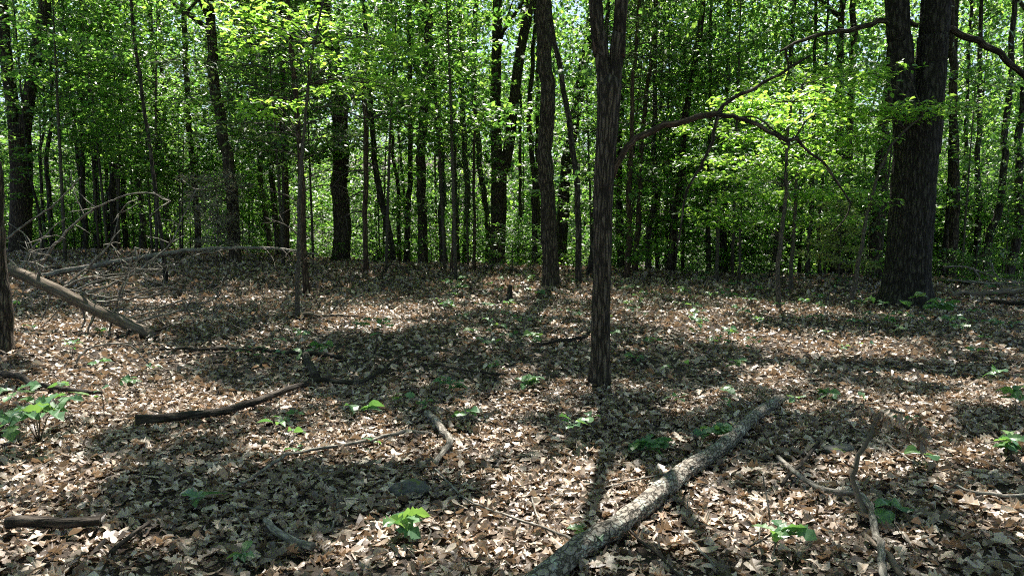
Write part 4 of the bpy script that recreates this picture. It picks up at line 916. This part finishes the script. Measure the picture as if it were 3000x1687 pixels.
# ------------------------------------------------------------------ rocks
def rock(label, px, py, wx, wy, hz):
    import bmesh
    h = hit(px, py); bm = bmesh.new(); bmesh.ops.create_icosphere(bm, subdivisions=4, radius=1.0)
    rr = np.random.RandomState(int(px))
    ph = rr.rand(6) * 6
    for v in bm.verts:
        c = v.co; k = 1 + .16 * math.sin(2.3 * c.x + ph[0]) * math.cos(2.1 * c.y + ph[1]) + .12 * math.sin(4.1 * c.z + 3 * c.x + ph[2]) + .05 * math.sin(9 * c.y + 7 * c.x + ph[3]) + .03 * math.sin(15 * c.z + 11 * c.y + ph[4])
        v.co = Vector((c.x * k * wx, c.y * k * wy, max(c.z, -.5) * k * hz))
    me = bpy.data.meshes.new('rock'); bm.to_mesh(me); bm.free(); me.materials.append(M['rock'])
    for p in me.polygons: p.use_smooth = True
    tag(link('rock', me, None, (h[0], h[1], h[2] + hz * .25)), label, 'rock')
rock('flat grey rock with moss, right of the bark log', 2455, 1325, .12, .08, .045)
rock('dark rounded rock in the centre foreground', 1197, 1448, .105, .08, .07)

# ------------------------------------------------------------------ seedlings and fallen green sprays
LM = {}
for key, tpl in (('oak', OAK_B), ('oak2', OAK_A), ('ovate', OVATE_L), ('round', leaf_rows([(0, 0), (.15, .22), (.4, .36), (.65, .34), (.86, .2), (1, 0)], .1, .15))):
    LM[key] = []
    for q in range(4):
        V, Fc, rn = scatter(tpl, np.zeros((1, 3)), np.zeros(1), np.zeros(1), np.zeros(1), np.ones(1), (RNG.normal(.1, .3, 1), RNG.normal(-.3, .3, 1), RNG.normal(0, .2, 1)))
        LM[key].append(mesh_np('leaf', V, Fc, 'leaf_oak', rnd=np.full(len(Fc), q / 4)))
def add_leaf(root, kind, p, az, tilt, roll, s):
    o = link('leaf', LM[kind][RNG.randint(4)], root); o.location = np.asarray(p) - np.array(root.location); o.rotation_euler = (tilt, roll, az); o.scale = (s,) * 3
def seedling(label, px, py, h, leaves, ls, kind='oak', spread=.10, group=None, stems=1, name='oak_seedling', cat='seedling', seed=None):
    b = hit(px, py) if not isinstance(px, np.ndarray) else px
    b = np.array([b[0], b[1], float(H(b[0], b[1]))]); root = thing(name, label, cat, b, group)
    per = max(1, leaves // stems)
    for s in range(stems):
        a0 = RNG.rand() * 6.28; off = np.array([math.cos(a0), math.sin(a0), 0]) * spread * (0.4 if stems == 1 else 1.4); hh = h * RNG.uniform(.75, 1.1)
        tip = b + off + np.array([0, 0, hh])
        tube('stem', [b, b + off * .3 + np.array([0, 0, hh * .55]), tip], [.0035 + .004 * h, .003 + .002 * h, .0016], 'bark_twig', root, seg=5, step=.1)
        for q in range(per):
            a = q * 2.4 + a0 + RNG.normal(0, .3); f = RNG.uniform(.7, 1.0) if q > 1 else 1.0
            p = b + off * f + np.array([0, 0, hh * f])
            rad_ = np.array([math.cos(a), math.sin(a), 0])
            add_leaf(root, kind, p + rad_ * .012, a - math.pi / 2, RNG.uniform(-.3, .35), RNG.normal(0, .35), ls * RNG.uniform(.75, 1.2))
    return root
def fallen_spray(label, px, py, length, ang, leaves, ls, kind='oak', h=.05):
    b = hit(px, py); b = np.array([b[0], b[1], float(H(b[0], b[1])) + .04]); root = thing('fallen_sprig', label, 'sprig', b)
    dv = np.array([math.cos(ang), math.sin(ang), 0]); e = b + dv * length + np.array([0, 0, h])
    tube('stem', [b, (b + e) / 2 + np.array([0, 0, h * .6]), e], [.004, .0035, .002], 'bark_twig', root, seg=6, step=.05)
    for q in range(leaves):
        f = RNG.uniform(.35, 1); a = ang + RNG.normal(0, 1.0)
        p = b + (e - b) * f + np.array([0, 0, RNG.uniform(.0, .06)])
        add_leaf(root, kind, p, a - math.pi / 2, RNG.uniform(-.15, .4), RNG.normal(0, .5), ls * RNG.uniform(.75, 1.2))
seedling('large-leaved oak seedling by the left edge, lobed leaves in sun', 115, 1300, .33, 26, .19, 'oak2', .19, stems=5)
seedling('taller oak shoot cut by the left picture edge', 5, 1290, .45, 10, .16, 'oak2', .1, stems=2)
seedling('leafy oak seedling standing left of centre', 1098, 1040, .42, 22, .14, 'oak2', .16, stems=4)
fallen_spray('fallen green oak sprig at the bottom centre', 1120, 1570, .16, -.7, 10, .15)
fallen_spray('dense fallen oak spray left of the bark log', 1790, 1335, .32, -.25, 22, .14)
fallen_spray('fallen oak spray behind the bark log', 2020, 1310, .24, .3, 14, .13)
fallen_spray('fallen green leaves at the foot of the foreground oak', 1500, 1150, .2, .2, 14, .12)
fallen_spray('small fallen oak sprig left of the foot of the oak', 1300, 1155, .14, .1, 8, .11)
fallen_spray('green sprig in the bottom right foreground', 2190, 1630, .22, .1, 12, .13)
fallen_spray('oak sprig in shade near the right edge', 2860, 1330, .22, -.2, 12, .13)
fallen_spray('blue green leaves lying left of centre', 1015, 1225, .16, 0., 4, .16, 'ovate', .02)
fallen_spray('lobed green leaf pair lying in the left foreground shade', 545, 1515, .12, .8, 4, .16, 'oak2', .04)
seedling('pale seedling growing against the bark log', 1725, 1610, .14, 7, .10, 'oak2', .03, name='oak_seedling')
seedling('bright little seedling at bottom left of centre', 715, 1660, .09, 6, .085, 'ovate', .02, name='seedling')
seedling('broad smooth-leaved plant beside the lichen branch', 2610, 1530, .10, 6, .12, 'round', .03, name='seedling')
seedling('plant with drooping smooth leaves at the right edge', 2975, 1230, .26, 8, .15, 'round', .06, name='seedling')
seedling('tiny round-leaved sprout in the right middle ground', 2535, 1180, .09, 2, .07, 'round', .01, name='seedling')
seedling('small sprout with pale leaves right of the dead stem', 2700, 1375, .12, 5, .10, 'round', .03, name='seedling')
seedling('leafy plant at the foot of the massive oak', 2660, 945, .38, 22, .19, 'round', .35, stems=4, name='seedling')
seedling('second leafy plant right of the massive oak foot', 2740, 965, .2, 10, .13, 'ovate', .2, stems=2, name='seedling')
seedling('green seedling patch along the thin level branch', 760, 1050, .14, 10, .11, 'oak2', .12, stems=3)
seedling('yellow green seedling right of the level branch patch', 850, 1065, .15, 9, .12, 'oak2', .1, stems=2)
seedling('dark broad leaves behind the bent branch', 965, 1030, .12, 7, .14, 'round', .07, stems=2, name='seedling')
seedling('bright seedling in the left leaf litter', 385, 1130, .1, 5, .10, 'round', .02, name='seedling')
seedling('low spreading seedling in the central shade', 1500, 1025, .14, 16, .12, 'oak2', .25, stems=4)
seedling('seedling right of the foreground oak in half shade', 1900, 1065, .12, 9, .12, 'oak2', .12, stems=2)
seedling('pair of green leaves left of the bark log tip', 2100, 1035, .16, 9, .12, 'oak2', .12, stems=2)
seedling('single broad green leaf behind the bark log', 2115, 1155, .06, 2, .15, 'round', .01, name='seedling')
seedling('seedling in the sunlit band at right', 2180, 930, .2, 8, .11, 'ovate', .1, stems=2, name='seedling')
seedling('green shoot left of the crooked mottled piece', 1095, 1320, .09, 4, .075, 'ovate', .02, name='seedling')
seedling('small green sprig by the grey curved stick', 870, 1330, .05, 4, .08, 'oak2', .03)
seedling('lone pale green leaf beside the arching twig', 440, 1085, .04, 2, .13, 'ovate', .01, name='seedling')
seedling('small plant in front of the snag at left', 40, 930, .25, 8, .10, 'round', .06, name='seedling')
rs = np.random.RandomState(31)
SEED = []
for k in range(190):
    if k < 125: tt = rs.uniform(-.1, .66); y = rs.uniform(9.5, 20)
    else: tt = rs.uniform(-.64, .66); y = rs.uniform(5, 18)
    if tt < -.15 and 10.5 < y < 17: continue
    x = tt * y
    hs = rs.uniform(.06, .24)
    o = seedling('small green seedling poking through the leaf litter', np.array([x, y, 0.]), 0, hs, rs.randint(3, 9), rs.uniform(.07, .13), ('ovate', 'oak2', 'round')[k % 3], .06, 'scattered seedlings on the forest floor', stems=1 + (k % 3 == 0), name='seedling')
    SEED.append((o, ('tiny' if hs < .12 else 'small' if hs < .19 else 'taller') + (' pointed-leaved', ' lobed-leaved', ' round-leaved')[k % 3] + ' seedling'))
name_each(SEED, 'seedling', False)

# oak sprigs growing from trunks, pale juniper, dead bush
def trunk_sprig(label, x, y, n, s, spread):
    root, b, axes, d = BUILT[label]
    px, py = project(np.array(axes[0])); o = np.argsort(py); st = atdepth(np.interp(y, py[o], px[o]), y + 20, d)
    c = atdepth(x, y, d - .3); tube('twig', [st, c], [.006, .003], 'bark_twig', root, seg=5, step=.1)
    for q in range(n):
        p = c + rg.normal(0, 1, 3) * np.array([spread, spread, spread * .45]); a = rg.rand() * 6.28
        add_leaf(root, 'oak2', p, a, rg.normal(-.3, .5), rg.normal(0, .5), s * rg.uniform(.8, 1.2))
trunk_sprig('straight dark trunk left of the forked foreground oak', 1690, 515, 16, .24, .18)
trunk_sprig('straight dark trunk left of the forked foreground oak', 1700, 215, 14, .24, .22)
trunk_sprig('forked trunk splitting low, left of the straight dark trunk', 1400, 300, 26, .26, .45)
b = hit(2455, 832); root = thing('juniper', 'pale yellow-green juniper bush left of the massive oak', 'bush', b)
PALE = cedar_template('crown', .95, 1.7, 34, 90, 'needle_pale', 91)
tube('trunk', [b, b + np.array([.02, 0, 1.0]), b + np.array([0, 0, 1.7])], [.02, .015, .005], 'bark_twig', root, seg=7)
put_crown(root, PALE, b + np.array([0, 0, .35]), 1.0, 1.0, 0)
b = np.array([-8.5, 22.3, float(H(-8.5, 22.3))]); root = thing('dead_bush', 'grey dead needled bush left of the bowed leaning oak', 'bush', b)
DEADB = cedar_template('crown', 1.3, 2.3, 60, 100, 'needle_dead', 92, prof='col')
tube('trunk', [b, b + np.array([.05, 0, 1.4]), b + np.array([0, 0, 2.6])], [.03, .02, .006], 'bark_twig', root, seg=7)
put_crown(root, DEADB, b + np.array([0, 0, .4]), .85, .9, 1.0)
